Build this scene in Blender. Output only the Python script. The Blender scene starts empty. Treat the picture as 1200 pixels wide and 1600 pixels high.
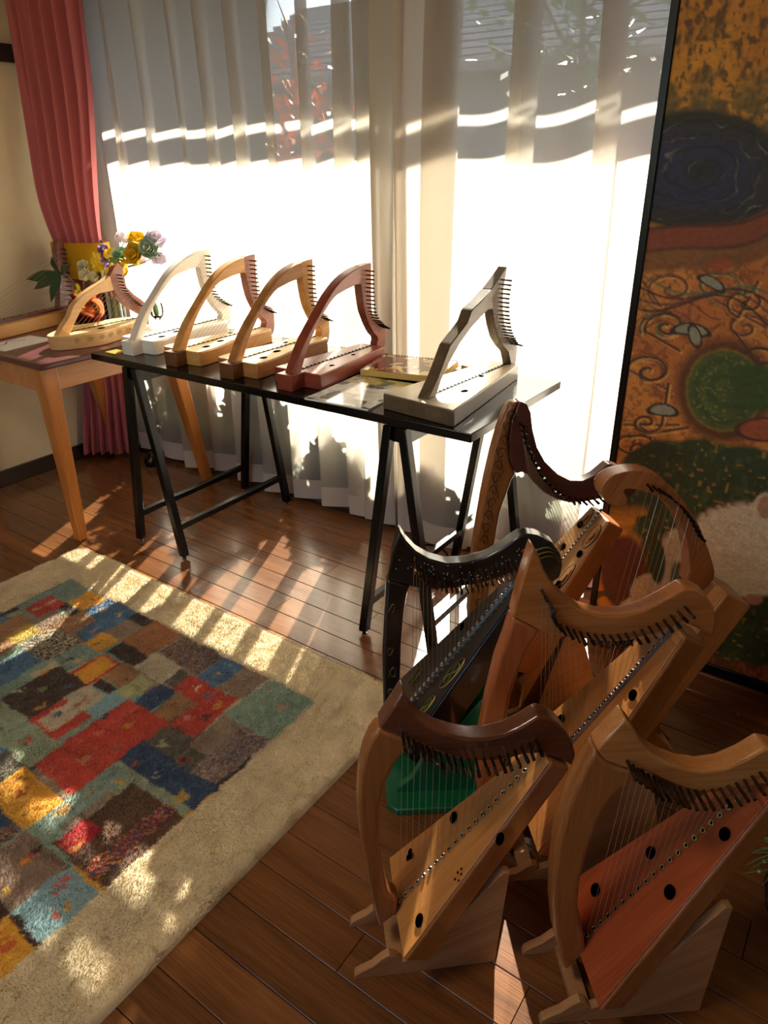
import bpy, bmesh, math, random
import numpy as np
from mathutils import Matrix, Vector

random.seed(7)
rng = np.random.default_rng(7)
scene = bpy.context.scene
C = scene.collection

# ------------------------------------------------------------------ camera
F_PX, PITCH, ROLL, AZ = 1115.6, math.radians(26.26), math.radians(-0.88), math.radians(125.6)
EYE = np.array([0.0, 0.0, 1.34])
def _axes():
    cp, sp = math.cos(PITCH), math.sin(PITCH)
    fw = np.array([0, cp, -sp]); up = np.array([0, sp, cp]); rt = np.array([1.0, 0, 0])
    c, s = math.cos(ROLL), math.sin(ROLL)
    rt, up = c * rt + s * up, -s * rt + c * up
    ex = np.array([math.sin(AZ), math.cos(AZ), 0]); ey = np.array([-ex[1], ex[0], 0])
    M = np.array([ex, ey, [0, 0, 1.0]])
    return M @ rt, M @ up, M @ fw
RT, UP, FW = _axes()
cd = bpy.data.cameras.new('camera'); cam = bpy.data.objects.new('camera', cd); C.objects.link(cam)
cam.matrix_world = Matrix(((RT[0], UP[0], -FW[0], EYE[0]), (RT[1], UP[1], -FW[1], EYE[1]),
                           (RT[2], UP[2], -FW[2], EYE[2]), (0, 0, 0, 1)))
cd.sensor_fit = 'VERTICAL'; cd.sensor_height = 24.0; cd.lens = F_PX / 1600 * 24.0
cd.clip_start = 0.05; cd.clip_end = 200
scene.camera = cam

# ------------------------------------------------------------------ sky, sun, exposure
SUN_DIR = Vector((0.56, -1.24, -1.0)).normalized()
world = bpy.data.worlds.new('sky'); scene.world = world; world.use_nodes = True
wn = world.node_tree.nodes; wl = world.node_tree.links; wn.clear()
wo = wn.new('ShaderNodeOutputWorld'); bg = wn.new('ShaderNodeBackground'); sky = wn.new('ShaderNodeTexSky')
sky.sky_type = 'NISHITA'; sky.sun_disc = False; sky.sun_elevation = math.radians(36)
sky.sun_rotation = math.atan2(-SUN_DIR.x, -SUN_DIR.y)
bg.inputs['Strength'].default_value = 0.10
wl.new(sky.outputs[0], bg.inputs[0]); wl.new(bg.outputs[0], wo.inputs[0])
sd = bpy.data.lights.new('sun', 'SUN'); sd.energy = 20.0; sd.angle = math.radians(0.6); sd.color = (1.0, 0.91, 0.76)
so = bpy.data.objects.new('sun', sd); C.objects.link(so)
so.rotation_euler = (-SUN_DIR).to_track_quat('Z', 'Y').to_euler(); so.location = (-3, 9, 7)
vs = scene.view_settings
vs.view_transform = 'Standard'; vs.look = 'None'; vs.gamma = 1.0; vs.use_curve_mapping = False
vs.exposure = 2.3
try:
    scene.cycles.transparent_max_bounces = 16
    scene.cycles.max_bounces = 10; scene.cycles.diffuse_bounces = 6
    scene.cycles.caustics_reflective = False; scene.cycles.caustics_refractive = False
    scene.cycles.sample_clamp_indirect = 8.0
except Exception:
    pass

# ------------------------------------------------------------------ geometry from the view: rays onto known planes
def ray(x, y): return FW + RT * (x - 600) / F_PX - UP * (y - 800) / F_PX
def at_z(x, y, z):
    d = ray(x, y); return EYE + d * ((z - EYE[2]) / d[2])
def at_y(x, y, Y):
    d = ray(x, y); return EYE + d * (Y / d[1])
def at_x(x, y, X):
    d = ray(x, y); return EYE + d * (X / d[0])
class Plane:
    """vertical plane through a floor point, turned by deg about z; local frame x = along it, y = away from the viewer side"""
    def __init__(s, P, deg):
        a = math.radians(deg); s.deg = deg
        s.u = np.array([math.cos(a), math.sin(a), 0]); s.n = np.array([math.sin(a), -math.cos(a), 0])
        s.P = np.array([P[0], P[1], 0.0])
    def uv(s, x, y, off=0.0):
        d = ray(x, y); q = s.P + off * s.n
        p = EYE + d * (((q - EYE) @ s.n) / (d @ s.n)); p = p - s.P
        return (float(p @ s.u), float(p[2]))

# ------------------------------------------------------------------ materials
def lin(c):
    return tuple(((v / 255) / 12.92 if v / 255 <= 0.04045 else ((v / 255 + 0.055) / 1.055) ** 2.4) for v in c[:3])
def new_mat(name):
    m = bpy.data.materials.new(name); m.use_nodes = True
    nt = m.node_tree; nt.nodes.clear()
    out = nt.nodes.new('ShaderNodeOutputMaterial'); b = nt.nodes.new('ShaderNodeBsdfPrincipled')
    nt.links.new(b.outputs[0], out.inputs[0])
    return m, nt, b
def plain(name, rgb, rough=0.5, metal=0.0, coat=0.0, noise=0.06, nscale=40, bump=0.0, spec=0.5):
    m, nt, b = new_mat(name); N = nt.nodes.new; L = nt.links.new
    tc = N('ShaderNodeTexCoord'); nz = N('ShaderNodeTexNoise'); nz.inputs['Scale'].default_value = nscale
    nz.inputs['Detail'].default_value = 4
    L(tc.outputs['Object'], nz.inputs['Vector'])
    mx = N('ShaderNodeMix'); mx.data_type = 'RGBA'; mx.blend_type = 'MIX'
    c = lin(rgb)
    mx.inputs[6].default_value = (*[v * (1 - noise * 2) for v in c], 1)
    mx.inputs[7].default_value = (*[min(1, v * (1 + noise * 2)) for v in c], 1)
    L(nz.outputs[0], mx.inputs[0]); L(mx.outputs[2], b.inputs['Base Color'])
    b.inputs['Roughness'].default_value = rough; b.inputs['Metallic'].default_value = metal
    b.inputs['Coat Weight'].default_value = coat; b.inputs['Coat Roughness'].default_value = 0.08
    b.inputs['Specular IOR Level'].default_value = spec
    if bump:
        bp = N('ShaderNodeBump'); bp.inputs['Strength'].default_value = bump; bp.inputs['Distance'].default_value = 0.004
        L(nz.outputs[0], bp.inputs['Height']); L(bp.outputs[0], b.inputs['Normal'])
    return m
def wood(name, light, dark, rot=(0, 0, 0), rough=0.35, coat=0.25, fine=1.0, rand=False, streak=0.6, bump=0.05):
    """grain runs along the local x axis after the rotation"""
    m, nt, b = new_mat(name); N = nt.nodes.new; L = nt.links.new
    tc = N('ShaderNodeTexCoord'); mp = N('ShaderNodeMapping'); mp.inputs['Rotation'].default_value = rot
    vec = tc.outputs['Object']
    if rand:
        oi = N('ShaderNodeObjectInfo'); ad = N('ShaderNodeVectorMath'); ad.operation = 'ADD'
        ml = N('ShaderNodeMath'); ml.operation = 'MULTIPLY'; ml.inputs[1].default_value = 37.0
        L(oi.outputs['Random'], ml.inputs[0]); L(vec, ad.inputs[0]); L(ml.outputs[0], ad.inputs[1]); vec = ad.outputs[0]
    L(vec, mp.inputs['Vector'])
    m2 = N('ShaderNodeMapping'); m2.inputs['Scale'].default_value = (2.2 * fine, 26 * fine, 26 * fine); L(mp.outputs[0], m2.inputs['Vector'])
    n1 = N('ShaderNodeTexNoise'); n1.inputs['Scale'].default_value = 1.0; n1.inputs['Detail'].default_value = 5
    n1.inputs['Distortion'].default_value = 0.6; L(m2.outputs[0], n1.inputs['Vector'])
    m3 = N('ShaderNodeMapping'); m3.inputs['Scale'].default_value = (9 * fine, 320 * fine, 320 * fine); L(mp.outputs[0], m3.inputs['Vector'])
    n2 = N('ShaderNodeTexNoise'); n2.inputs['Scale'].default_value = 1.0; n2.inputs['Detail'].default_value = 2; L(m3.outputs[0], n2.inputs['Vector'])
    mxf = N('ShaderNodeMix'); mxf.data_type = 'FLOAT'; mxf.inputs[0].default_value = 1 - streak
    L(n1.outputs[0], mxf.inputs[2]); L(n2.outputs[0], mxf.inputs[3])
    cr = N('ShaderNodeValToRGB'); e = cr.color_ramp.elements
    e[0].position = 0.34; e[0].color = (*lin(dark), 1); e[1].position = 0.66; e[1].color = (*lin(light), 1)
    L(mxf.outputs[0], cr.inputs[0]); colo = cr.outputs[0]
    if rand:
        hs = N('ShaderNodeHueSaturation'); mr = N('ShaderNodeMapRange'); mr.inputs['To Min'].default_value = 0.8; mr.inputs['To Max'].default_value = 1.18
        L(oi.outputs['Random'], mr.inputs[0]); L(mr.outputs[0], hs.inputs['Value']); L(colo, hs.inputs['Color']); colo = hs.outputs[0]
    L(colo, b.inputs['Base Color'])
    b.inputs['Roughness'].default_value = rough; b.inputs['Coat Weight'].default_value = coat; b.inputs['Coat Roughness'].default_value = 0.15
    bp = N('ShaderNodeBump'); bp.inputs['Strength'].default_value = bump; bp.inputs['Distance'].default_value = 0.002
    L(n2.outputs[0], bp.inputs['Height']); L(bp.outputs[0], b.inputs['Normal'])
    return m
def vcol(name, rough=0.8, coat=0.0, attr='Col', sheen=0.0, bump=0.0):
    m, nt, b = new_mat(name)
    a = nt.nodes.new('ShaderNodeVertexColor'); a.layer_name = attr
    nt.links.new(a.outputs[0], b.inputs['Base Color'])
    b.inputs['Roughness'].default_value = rough; b.inputs['Coat Weight'].default_value = coat
    b.inputs['Sheen Weight'].default_value = sheen
    if bump:
        nz = nt.nodes.new('ShaderNodeTexNoise'); nz.inputs['Scale'].default_value = 180; nz.inputs['Detail'].default_value = 4
        tc = nt.nodes.new('ShaderNodeTexCoord'); nt.links.new(tc.outputs['Object'], nz.inputs['Vector'])
        bp = nt.nodes.new('ShaderNodeBump'); bp.inputs['Strength'].default_value = bump; bp.inputs['Distance'].default_value = 0.003
        nt.links.new(nz.outputs[0], bp.inputs['Height']); nt.links.new(bp.outputs[0], b.inputs['Normal'])
    return m
def cloth(name, rgb, transp, transl, rough=0.9, weave=0.0):
    """woven cloth: open weave lets some light straight through, the thread scatters the rest both ways"""
    m = bpy.data.materials.new(name); m.use_nodes = True; nt = m.node_tree; nt.nodes.clear(); N = nt.nodes.new; L = nt.links.new
    out = N('ShaderNodeOutputMaterial'); d = N('ShaderNodeBsdfDiffuse'); t = N('ShaderNodeBsdfTranslucent'); tr = N('ShaderNodeBsdfTransparent')
    c = (*lin(rgb), 1); d.inputs[0].default_value = c; t.inputs[0].default_value = c
    m1 = N('ShaderNodeMixShader'); m1.inputs[0].default_value = transl; L(d.outputs[0], m1.inputs[1]); L(t.outputs[0], m1.inputs[2])
    m2 = N('ShaderNodeMixShader'); m2.inputs[0].default_value = transp; L(m1.outputs[0], m2.inputs[1]); L(tr.outputs[0], m2.inputs[2])
    if weave:
        tc = N('ShaderNodeTexCoord'); nz = N('ShaderNodeTexNoise'); nz.inputs['Scale'].default_value = 350; L(tc.outputs['Object'], nz.inputs['Vector'])
        mr = N('ShaderNodeMapRange'); mr.inputs['From Min'].default_value = 0.3; mr.inputs['From Max'].default_value = 0.7
        mr.inputs['To Min'].default_value = transp - weave; mr.inputs['To Max'].default_value = transp + weave
        L(nz.outputs[0], mr.inputs[0]); L(mr.outputs[0], m2.inputs[0])
    L(m2.outputs[0], out.inputs[0])
    return m
def thin_glass(name, tint=(250, 252, 252), gloss=0.07):
    m = bpy.data.materials.new(name); m.use_nodes = True; nt = m.node_tree; nt.nodes.clear(); N = nt.nodes.new; L = nt.links.new
    out = N('ShaderNodeOutputMaterial'); g = N('ShaderNodeBsdfGlossy'); g.inputs['Roughness'].default_value = 0.02; tr = N('ShaderNodeBsdfTransparent')
    tr.inputs[0].default_value = (*lin(tint), 1)
    fr = N('ShaderNodeFresnel'); fr.inputs[0].default_value = 1.45
    mx = N('ShaderNodeMixShader'); L(fr.outputs[0], mx.inputs[0]); L(tr.outputs[0], mx.inputs[1]); L(g.outputs[0], mx.inputs[2]); L(mx.outputs[0], out.inputs[0])
    return m

R90 = math.pi / 2
M = dict(
    plaster=plain('plaster_cream', (222, 206, 172), 0.9, noise=0.04, nscale=14, bump=0.05),
    ceil=wood('ceiling_board', (176, 140, 98), (150, 112, 74), rough=0.7, coat=0),
    darkwood=wood('dark_trim_wood', (52, 32, 24), (34, 20, 16), rough=0.45),
    plank=wood('floor_plank_wood', (124, 78, 42), (84, 50, 26), rough=0.24, coat=0.5, rand=True, bump=0.12),
    sub=plain('subfloor', (30, 18, 12), 0.9),
    bronze=plain('bronze_aluminium', (40, 34, 32), 0.4, 0.6),
    sheer=cloth('sheer_voile', (216, 209, 198), 0.27, 0.6, weave=0.03),
    sidehem=cloth('sheer_side_hem', (226, 220, 210), 0.02, 0.34),
    hem=cloth('sheer_hem', (236, 226, 214), 0.03, 0.4),
    drape=cloth('burgundy_drape', (204, 122, 126), 0.0, 0.12),
    tie=cloth('mustard_tieback', (206, 156, 42), 0.0, 0.25),
    black=plain('black_lacquer_top', (10, 9, 10), 0.16, coat=0.0, noise=0.1, spec=0.4),
    blackmetal=plain('black_metal', (6, 6, 7), 0.26, 0.0, coat=0.0, spec=0.3),
    eyelet=plain('nickel_eyelet', (206, 200, 190), 0.25, 1.0),
    chrome=plain('chrome', (200, 200, 200), 0.15, 1.0),
    steel=plain('steel_pin', (96, 92, 86), 0.25, 1.0),
    brass=plain('bronze_pin', (150, 110, 62), 0.28, 1.0),
    blackpin=plain('black_pin', (30, 28, 28), 0.3, 0.8),
    string=plain('nylon_string', (150, 128, 104), 0.4),
    redstring=plain('red_string', (190, 50, 40), 0.4), whitestring=plain('white_string', (235, 238, 240), 0.35),
    hole=plain('hole_shadow', (3, 2, 2), 1.0, spec=0.0),  # near-black colour stands for the shade inside sound holes and eyelets
    burgundy=plain('burgundy_tabletop', (88, 42, 44), 0.32, coat=0.2, noise=0.05),
    orangewood=wood('orange_wood', (206, 134, 62), (176, 100, 40), rot=(0, R90, 0), rough=0.35),
    apronwood=wood('apron_wood', (204, 140, 84), (176, 110, 60), rot=(0, 0, R90), rough=0.4),
    ply=wood('plywood_face', (184, 136, 92), (146, 100, 62), rot=(0, 0.5, 0), rough=0.55, coat=0),
    plyedge=wood('plywood_edge', (226, 196, 148), (180, 132, 84), rough=0.7, coat=0, fine=1.6),
    green=plain('green_paint', (8, 92, 58), 0.35, coat=0.2),
    glass=thin_glass('window_glass'), vaseglass=thin_glass('vase_glass', (247, 251, 249)),
    paper=plain('paper_white', (230, 228, 222), 0.7),
    leaf=plain('leaf_dark', (36, 66, 34), 0.4, noise=0.2), leaf2=plain('leaf_light', (110, 140, 70), 0.5, noise=0.2),
    stem=plain('stem_green', (78, 104, 50), 0.5), rose=plain('rose_yellow', (248, 204, 52), 0.6, noise=0.12, nscale=60),
    purple=plain('petal_purple', (98, 70, 150), 0.6, noise=0.15), lilac=plain('petal_lilac', (242, 232, 244), 0.6, noise=0.05),
    mint=plain('petal_mint', (150, 190, 168), 0.6, noise=0.1), cream=plain('petal_cream', (232, 226, 196), 0.6),
    daisy=plain('petal_yellow', (240, 214, 50), 0.6), copper=plain('copper', (190, 96, 54), 0.25, 1.0),
    coil=plain('black_coil', (24, 24, 26), 0.35, 0.6), pages=plain('page_edges', (214, 178, 96), 0.8),
)

# ------------------------------------------------------------------ mesh helpers
class G:
    def __init__(s): s.v = []; s.f = []
    def add(s, v, f):
        o = len(s.v); s.v += [tuple(float(c) for c in p) for p in v]; s.f += [tuple(i + o for i in q) for q in f]; return s
    def box(s, lo, hi):
        (a, b, c), (d, e, f) = lo, hi
        return s.add([(a, b, c), (d, b, c), (d, e, c), (a, e, c), (a, b, f), (d, b, f), (d, e, f), (a, e, f)],
                     [(0, 3, 2, 1), (4, 5, 6, 7), (0, 1, 5, 4), (1, 2, 6, 5), (2, 3, 7, 6), (3, 0, 4, 7)])
    def hexa(s, bot, top):
        return s.add(list(bot) + list(top), [(0, 3, 2, 1), (4, 5, 6, 7), (0, 1, 5, 4), (1, 2, 6, 5), (2, 3, 7, 6), (3, 0, 4, 7)])
    def prism(s, pts, vec):
        n = len(pts); v = np.array(vec, float); p = [np.array(q, float) for q in pts]
        return s.add(p + [q + v for q in p], [tuple(range(n))[::-1], tuple(range(n, 2 * n))] + [(i, (i + 1) % n, n + (i + 1) % n, n + i) for i in range(n)])
    def tube(s, pts, r, n=6, cap=True, flat=1.0):
        P = [np.array(p, float) for p in pts]; k = len(P); R = r if hasattr(r, '__len__') else [r] * k
        V = []; prev = None
        for i in range(k):
            t = P[min(i + 1, k - 1)] - P[max(i - 1, 0)]; t /= (np.linalg.norm(t) + 1e-12)
            if prev is None:
                a = np.array([0, 0, 1.0]) if abs(t[2]) < 0.9 else np.array([1.0, 0, 0]); x = np.cross(t, a)
            else: x = prev - t * (prev @ t)
            x /= np.linalg.norm(x); prev = x; y = np.cross(t, x)
            for j in range(n):
                an = 2 * math.pi * j / n; V.append(P[i] + R[i] * (math.cos(an) * x + flat * math.sin(an) * y))
        Fc = [(i * n + j, i * n + (j + 1) % n, (i + 1) * n + (j + 1) % n, (i + 1) * n + j) for i in range(k - 1) for j in range(n)]
        if cap: Fc += [tuple(range(n))[::-1], tuple(range((k - 1) * n, k * n))]
        return s.add(V, Fc)
    def lathe(s, prof, n=24, o=(0, 0, 0)):
        V = [(o[0] + r * math.cos(2 * math.pi * j / n), o[1] + r * math.sin(2 * math.pi * j / n), o[2] + z) for r, z in prof for j in range(n)]
        return s.add(V, [(i * n + j, i * n + (j + 1) % n, (i + 1) * n + (j + 1) % n, (i + 1) * n + j) for i in range(len(prof) - 1) for j in range(n)])
    def build(s, name, mat, parent=None, bevel=0.0, seg=2, smooth=35, recalc=True):
        me = bpy.data.meshes.new(name); me.from_pydata(s.v, [], s.f)
        if recalc:
            bm = bmesh.new(); bm.from_mesh(me); bmesh.ops.recalc_face_normals(bm, faces=bm.faces); bm.to_mesh(me); bm.free()
        o = mesh_obj(name, me, mat, parent)
        if smooth: me.shade_smooth(); me.set_sharp_from_angle(angle=math.radians(smooth))
        if bevel:
            b = o.modifiers.new('bevel', 'BEVEL'); b.width = bevel; b.segments = seg; b.limit_method = 'ANGLE'; b.angle_limit = math.radians(40); b.harden_normals = False
        return o
def mesh_obj(name, me, mat, parent=None):
    o = bpy.data.objects.new(name, me); C.objects.link(o)
    if mat is not None and not me.materials: me.materials.append(mat)
    if parent is not None: o.parent = parent
    return o
def tag(o, label, cat, group=None):
    o['label'] = label; o['category'] = cat
    if group: o['group'] = group
    return o
def thing(name, label, cat, loc=(0, 0, 0), rz=0.0, group=None):
    o = bpy.data.objects.new(name, None); C.objects.link(o); o.empty_display_size = 0.05
    o.location = tuple(float(c) for c in loc); o.rotation_euler = (0, 0, rz)
    return tag(o, label, cat, group)
def struct(o): o['kind'] = 'structure'; return o
def inst(name, me, parent, loc, rot=(0, 0, 0), scale=(1, 1, 1)):
    o = bpy.data.objects.new(name, me); C.objects.link(o); o.parent = parent
    o.location = tuple(float(c) for c in loc); o.rotation_euler = rot; o.scale = scale
    return o
def set_col(me, cols, attr='Col'):
    a = me.color_attributes.new(attr, 'FLOAT_COLOR', 'POINT')
    c = np.ones((len(cols), 4), np.float32); c[:, :3] = cols; a.data.foreach_set('color', c.ravel())
def grid_mesh(name, P, cols=None):
    """P: (n, m, 3) array of points"""
    n, m = P.shape[:2]; idx = np.arange(n * m).reshape(n, m)
    q = np.stack([idx[:-1, :-1], idx[1:, :-1], idx[1:, 1:], idx[:-1, 1:]], -1).reshape(-1, 4)
    me = bpy.data.meshes.new(name); me.vertices.add(n * m); me.vertices.foreach_set('co', P.reshape(-1).astype(np.float32))
    me.loops.add(q.size); me.loops.foreach_set('vertex_index', q.ravel().astype(np.int32))
    me.polygons.add(len(q)); me.polygons.foreach_set('loop_start', (np.arange(len(q)) * 4).astype(np.int32))
    me.update(calc_edges=True); me.validate()
    if cols is not None: set_col(me, cols.reshape(-1, 3))
    me.shade_smooth()
    return me
def poly_interp(pts, n):
    P = np.array(pts, float); d = np.r_[0, np.cumsum(np.linalg.norm(np.diff(P, axis=0), axis=1))]
    t = np.linspace(0, d[-1], n); return np.stack([np.interp(t, d, P[:, k]) for k in range(P.shape[1])], 1)
def smooth_poly(pts, it=2):
    """round a closed outline by corner cutting, keeping it inside the corners"""
    P = [np.array(p, float) for p in pts]
    for _ in range(it):
        P = [q for i in range(len(P)) for q in (0.8 * P[i] + 0.2 * P[(i + 1) % len(P)], 0.2 * P[i] + 0.8 * P[(i + 1) % len(P)])]
    return P
def vnoise(x, y, s, seed=0):
    """smooth value noise, vectorised"""
    r = np.random.default_rng(seed).random((64, 64)); x = x / s; y = y / s
    xi = np.floor(x).astype(int); yi = np.floor(y).astype(int); fx = x - xi; fy = y - yi
    fx = fx * fx * (3 - 2 * fx); fy = fy * fy * (3 - 2 * fy); g = lambda a, b: r[a % 64, b % 64]
    return (g(xi, yi) * (1 - fx) + g(xi + 1, yi) * fx) * (1 - fy) + (g(xi, yi + 1) * (1 - fx) + g(xi + 1, yi + 1) * fx) * fy
# ================================================================== the room
XL, XR, YB, YW, ZC = -3.22, 1.60, -2.40, 2.14, 2.46
floor = struct(G().box((XL - .1, YB, -0.06), (XR, YW + .02, -0.012)).build('floor', M['sub']))
PW, PL_ = 0.09, 0.91
pg = G(); w, l, c = PW / 2 - 0.0007, PL_ / 2 - 0.0005, 0.0012
pg.add([(-l, -w, -.011), (l, -w, -.011), (l, w, -.011), (-l, w, -.011), (-l, -w, -c), (l, -w, -c), (l, w, -c), (-l, w, -c),
        (-l + c * .5, -w + c, 0), (l - c * .5, -w + c, 0), (l - c * .5, w - c, 0), (-l + c * .5, w - c, 0)],
       [(3, 2, 1, 0), (0, 1, 5, 4), (1, 2, 6, 5), (2, 3, 7, 6), (3, 0, 4, 7), (4, 5, 9, 8), (5, 6, 10, 9), (6, 7, 11, 10), (7, 4, 8, 11), (8, 9, 10, 11)])
plank_me = None
row = 0; y = 0.415 - 31 * PW + PW / 2
while y < YW - 0.02:
    x = XL - 0.05 + ((row * 0.303) % 0.91) - 0.91
    while x < XR + 0.3:
        a, b = max(x, XL), min(x + PL_, XR)
        if b - a > 0.05 and not (y < -0.6 and x < -2.6):
            if plank_me is None:
                o = pg.build('plank', M['plank'], floor, smooth=0); plank_me = o.data
            else:
                o = inst('plank', plank_me, floor, (0, 0, 0))
            o.location = ((a + b) / 2, y, 0); o.scale = ((b - a) / PL_, 1, 1)
        x += PL_
    y += PW; row += 1
struct(G().box((XL - .12, YB, 0), (XL, YW + .2, ZC)).build('wall_left', M['plaster']))
struct(G().box((XL, YB, 0), (XL + .012, YW - .02, .075)).build('baseboard_left', M['darkwood'], bevel=.003))
struct(G().box((XL, YB, 1.715), (XL + .022, YW - .02, 1.78)).build('trim_1', M['darkwood'], bevel=.003))
rw0, rw1, rz0, rz1 = -2.3, .7, .75, 2.05
struct(G().box((XL - .12, YB - .12, 0), (XR + .12, YB, rz0)).box((XL - .12, YB - .12, rz1), (XR + .12, YB, ZC)).box((XL - .12, YB - .12, rz0), (rw0, YB, rz1)).box((rw1, YB - .12, rz0), (XR + .12, YB, rz1)).build('wall_rear', M['plaster']))
w2 = struct(G().box((rw0, YB - .1, rz0), (rw1, YB - .04, rz0 + .04)).box((rw0, YB - .1, rz1 - .04), (rw1, YB - .04, rz1)).box((rw0, YB - .1, rz0 + .04), (rw0 + .04, YB - .04, rz1 - .04)).box((rw1 - .04, YB - .1, rz0 + .04), (rw1, YB - .04, rz1 - .04)).box(((rw0 + rw1) / 2 - .03, YB - .1, rz0 + .04), ((rw0 + rw1) / 2 + .03, YB - .04, rz1 - .04)).build('added_fill_window', M['bronze']))  # unseen rear window, added to let more fill light into the room
for a, b in ((rw0 + .04, (rw0 + rw1) / 2 - .03), ((rw0 + rw1) / 2 + .03, rw1 - .04)): G().box((a, YB - .072, rz0 + .04), (b, YB - .068, rz1 - .04)).build('window_pane', M['glass'], w2)
struct(G().box((XR, YB, 0), (XR + .12, YW + .2, ZC)).build('wall_right', M['plaster']))
struct(G().box((XL - .12, YB - .12, ZC), (XR + .12, YW + .2, ZC + .1)).build('ceiling', M['ceil']))
WX0, WX1, WZ = -3.10, 0.26, 2.08       # window opening
ww = G().box((XL - .1, YW, WZ), (XR + .1, YW + .16, ZC)).box((XL - .1, YW, 0), (WX0, YW + .16, WZ)).box((WX1, YW, 0), (XR + .1, YW + .16, WZ))
struct(ww.build('wall_window', M['plaster']))
struct(G().box((WX0, YW - .03, -.011), (WX1, YW + .17, .018)).build('trim_2', M['darkwood'], bevel=.003))   # sill board under the sliding doors
wf = struct(G().box((WX0, YW + .06, WZ - .05), (WX1, YW + .15, WZ)).box((WX0, YW + .06, .018), (WX1, YW + .15, .05))
            .box((WX0, YW + .06, .05), (WX0 + .045, YW + .15, WZ - .05)).box((WX1 - .045, YW + .06, .05), (WX1, YW + .15, WZ - .05)).build('window_1', M['bronze']))
XM = -1.53
for i, (a, b, yy) in enumerate([(WX0 + .045, XM + .03, YW + .075), (XM - .03, WX1 - .045, YW + .115)]):
    s = G().box((a, yy, .05), (a + .05, yy + .03, WZ - .05)).box((b - .05, yy, .05), (b, yy + .03, WZ - .05))
    s.box((a + .05, yy, .05), (b - .05, yy + .03, .13)).box((a + .05, yy, WZ - .1), (b - .05, yy + .03, WZ - .05))
    sf = s.build('window_sash', M['bronze'], wf)
    G().box((a + .05, yy + .013, .13), (b - .05, yy + .017, WZ - .1)).build('window_pane', M['glass'], sf)

# unseen round ceiling lamp behind the viewer, added to brighten the room
lm, ln_, lb_ = new_mat('fill_lamp_diffuser'); lb_.inputs['Base Color'].default_value = (.9, .88, .82, 1); lb_.inputs['Emission Color'].default_value = (1, .84, .62, 1); lb_.inputs['Emission Strength'].default_value = 5.0
lamp = thing('added_fill_lamp', 'round white fill lamp added on the ceiling out of view', 'lamp', (-1.05, -.25, ZC))
G().lathe([(0, -.02), (.30, -.02), (.31, -.012), (.31, 0), (0, 0)], 40).build('base', M['paper'], lamp)
G().lathe([(0, -.075), (.16, -.07), (.25, -.052), (.285, -.03), (.29, -.0205), (0, -.0205)], 40).build('shade', lm, lamp)

# ================================================================== outside: eave, garden, neighbours
eave = struct(G().box((XL - 2.5, YW + .16, 2.30), (XR + 1, 3.154, 2.33)).build('trim_3', M['darkwood']))
gut = thing('rain_gutter', 'dark half-round rain gutter hung along the eave outside the window', 'gutter', (0, 3.20, 2.28))
gp = [(.049 * math.cos(t), .049 * math.sin(t)) for t in np.linspace(math.pi, 2 * math.pi, 9)]
gg = G(); xs = (XL - 2.5, XR + 1)
gg.add([(x, a, b) for x in xs for a, b in gp] + [(x, a * .92, b * .92 + .002) for x in xs for a, b in gp],
       [(i, i + 1, 9 + i + 1, 9 + i) for i in range(8)] + [(18 + i, 27 + i, 27 + i + 1, 18 + i + 1) for i in range(8)] + [(0, 9, 27, 18), (8, 26, 35, 17)])
gg.build('trough', M['bronze'], gut)
for x in (-4.2, -2.4, -.6, 1.2): G().box((x - .01, -.10, .03), (x + .01, .05, .04)).build('bracket', M['bronze'], gut)
garden = struct(G().box((-14, -16, -.5), (12, 26, -.32)).build('ground', plain('garden_soil', (74, 76, 52), .95, noise=.2, nscale=3)))
struct(G().box((-14, 6.6, -.32), (12, 6.72, .95)).build('wall_garden', plain('garden_wall', (112, 112, 108), .9, noise=.08, nscale=5)))
hs = thing('neighbour_house', 'grey neighbouring house with tiled roof beyond the garden wall', 'house', (-5.6, 11.6, -.32))
G().box((-4.2, -1.6, 0), (3.6, 3, 2.9)).build('wall', plain('house_wall', (104, 102, 100), .9), hs)
rf = G().prism([(-4.8, -2.3, 2.75), (-4.8, .7, 4.2), (-4.8, 3.7, 2.75), (-4.8, 3.7, 2.65), (-4.8, .7, 4.08), (-4.8, -2.3, 2.65)], (9, 0, 0)).build('roof', plain('roof_slate', (112, 112, 116), .6), hs)
for i in range(13):
    t = i / 13; G().box((-4.8, -2.3 + 3 * t - .03, 2.75 + 1.45 * t), (4.2, -2.3 + 3 * t + .05, 2.79 + 1.45 * t + .02)).build('roof_tile_row', plain('roof_slate_b', (146, 146, 150), .6) if i == 0 else bpy.data.materials['roof_slate_b'], rf)
for x in (-2.6, .8):
    wd = G().box((x - .7, -1.64, .9), (x + .7, -1.58, 2.1)).build('window', M['bronze'], hs)
    G().box((x - .64, -1.66, .96), (x + .64, -1.645, 2.04)).build('pane', plain('dark_pane', (60, 66, 74), .1), wd)
h2 = thing('garden_shed', 'pale grey shed standing behind the garden wall', 'shed', (2.2, 10.6, -.32))
G().box((-2.4, -1.2, 0), (3, 2, 2.7)).build('wall', bpy.data.materials['house_wall'], h2)
G().prism([(-2.7, -1.6, 2.62), (-2.7, 2.3, 3.4), (-2.7, 2.3, 3.3), (-2.7, -1.6, 2.52)], (6, 0, 0)).build('roof', bpy.data.materials['roof_slate'], h2)
def leaf_cloud(n, fn, size, asp=.5):
    g = G()
    for i in range(n):
        p = np.array(fn()); d = rng.normal(size=3); d /= np.linalg.norm(d); e = np.cross(d, rng.normal(size=3)); e /= np.linalg.norm(e); s = size * (.6 + .8 * rng.random())
        g.add([p - d * s, p + e * s * asp, p + d * s, p - e * s * asp], [(0, 1, 2, 3)])
    return g
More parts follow.
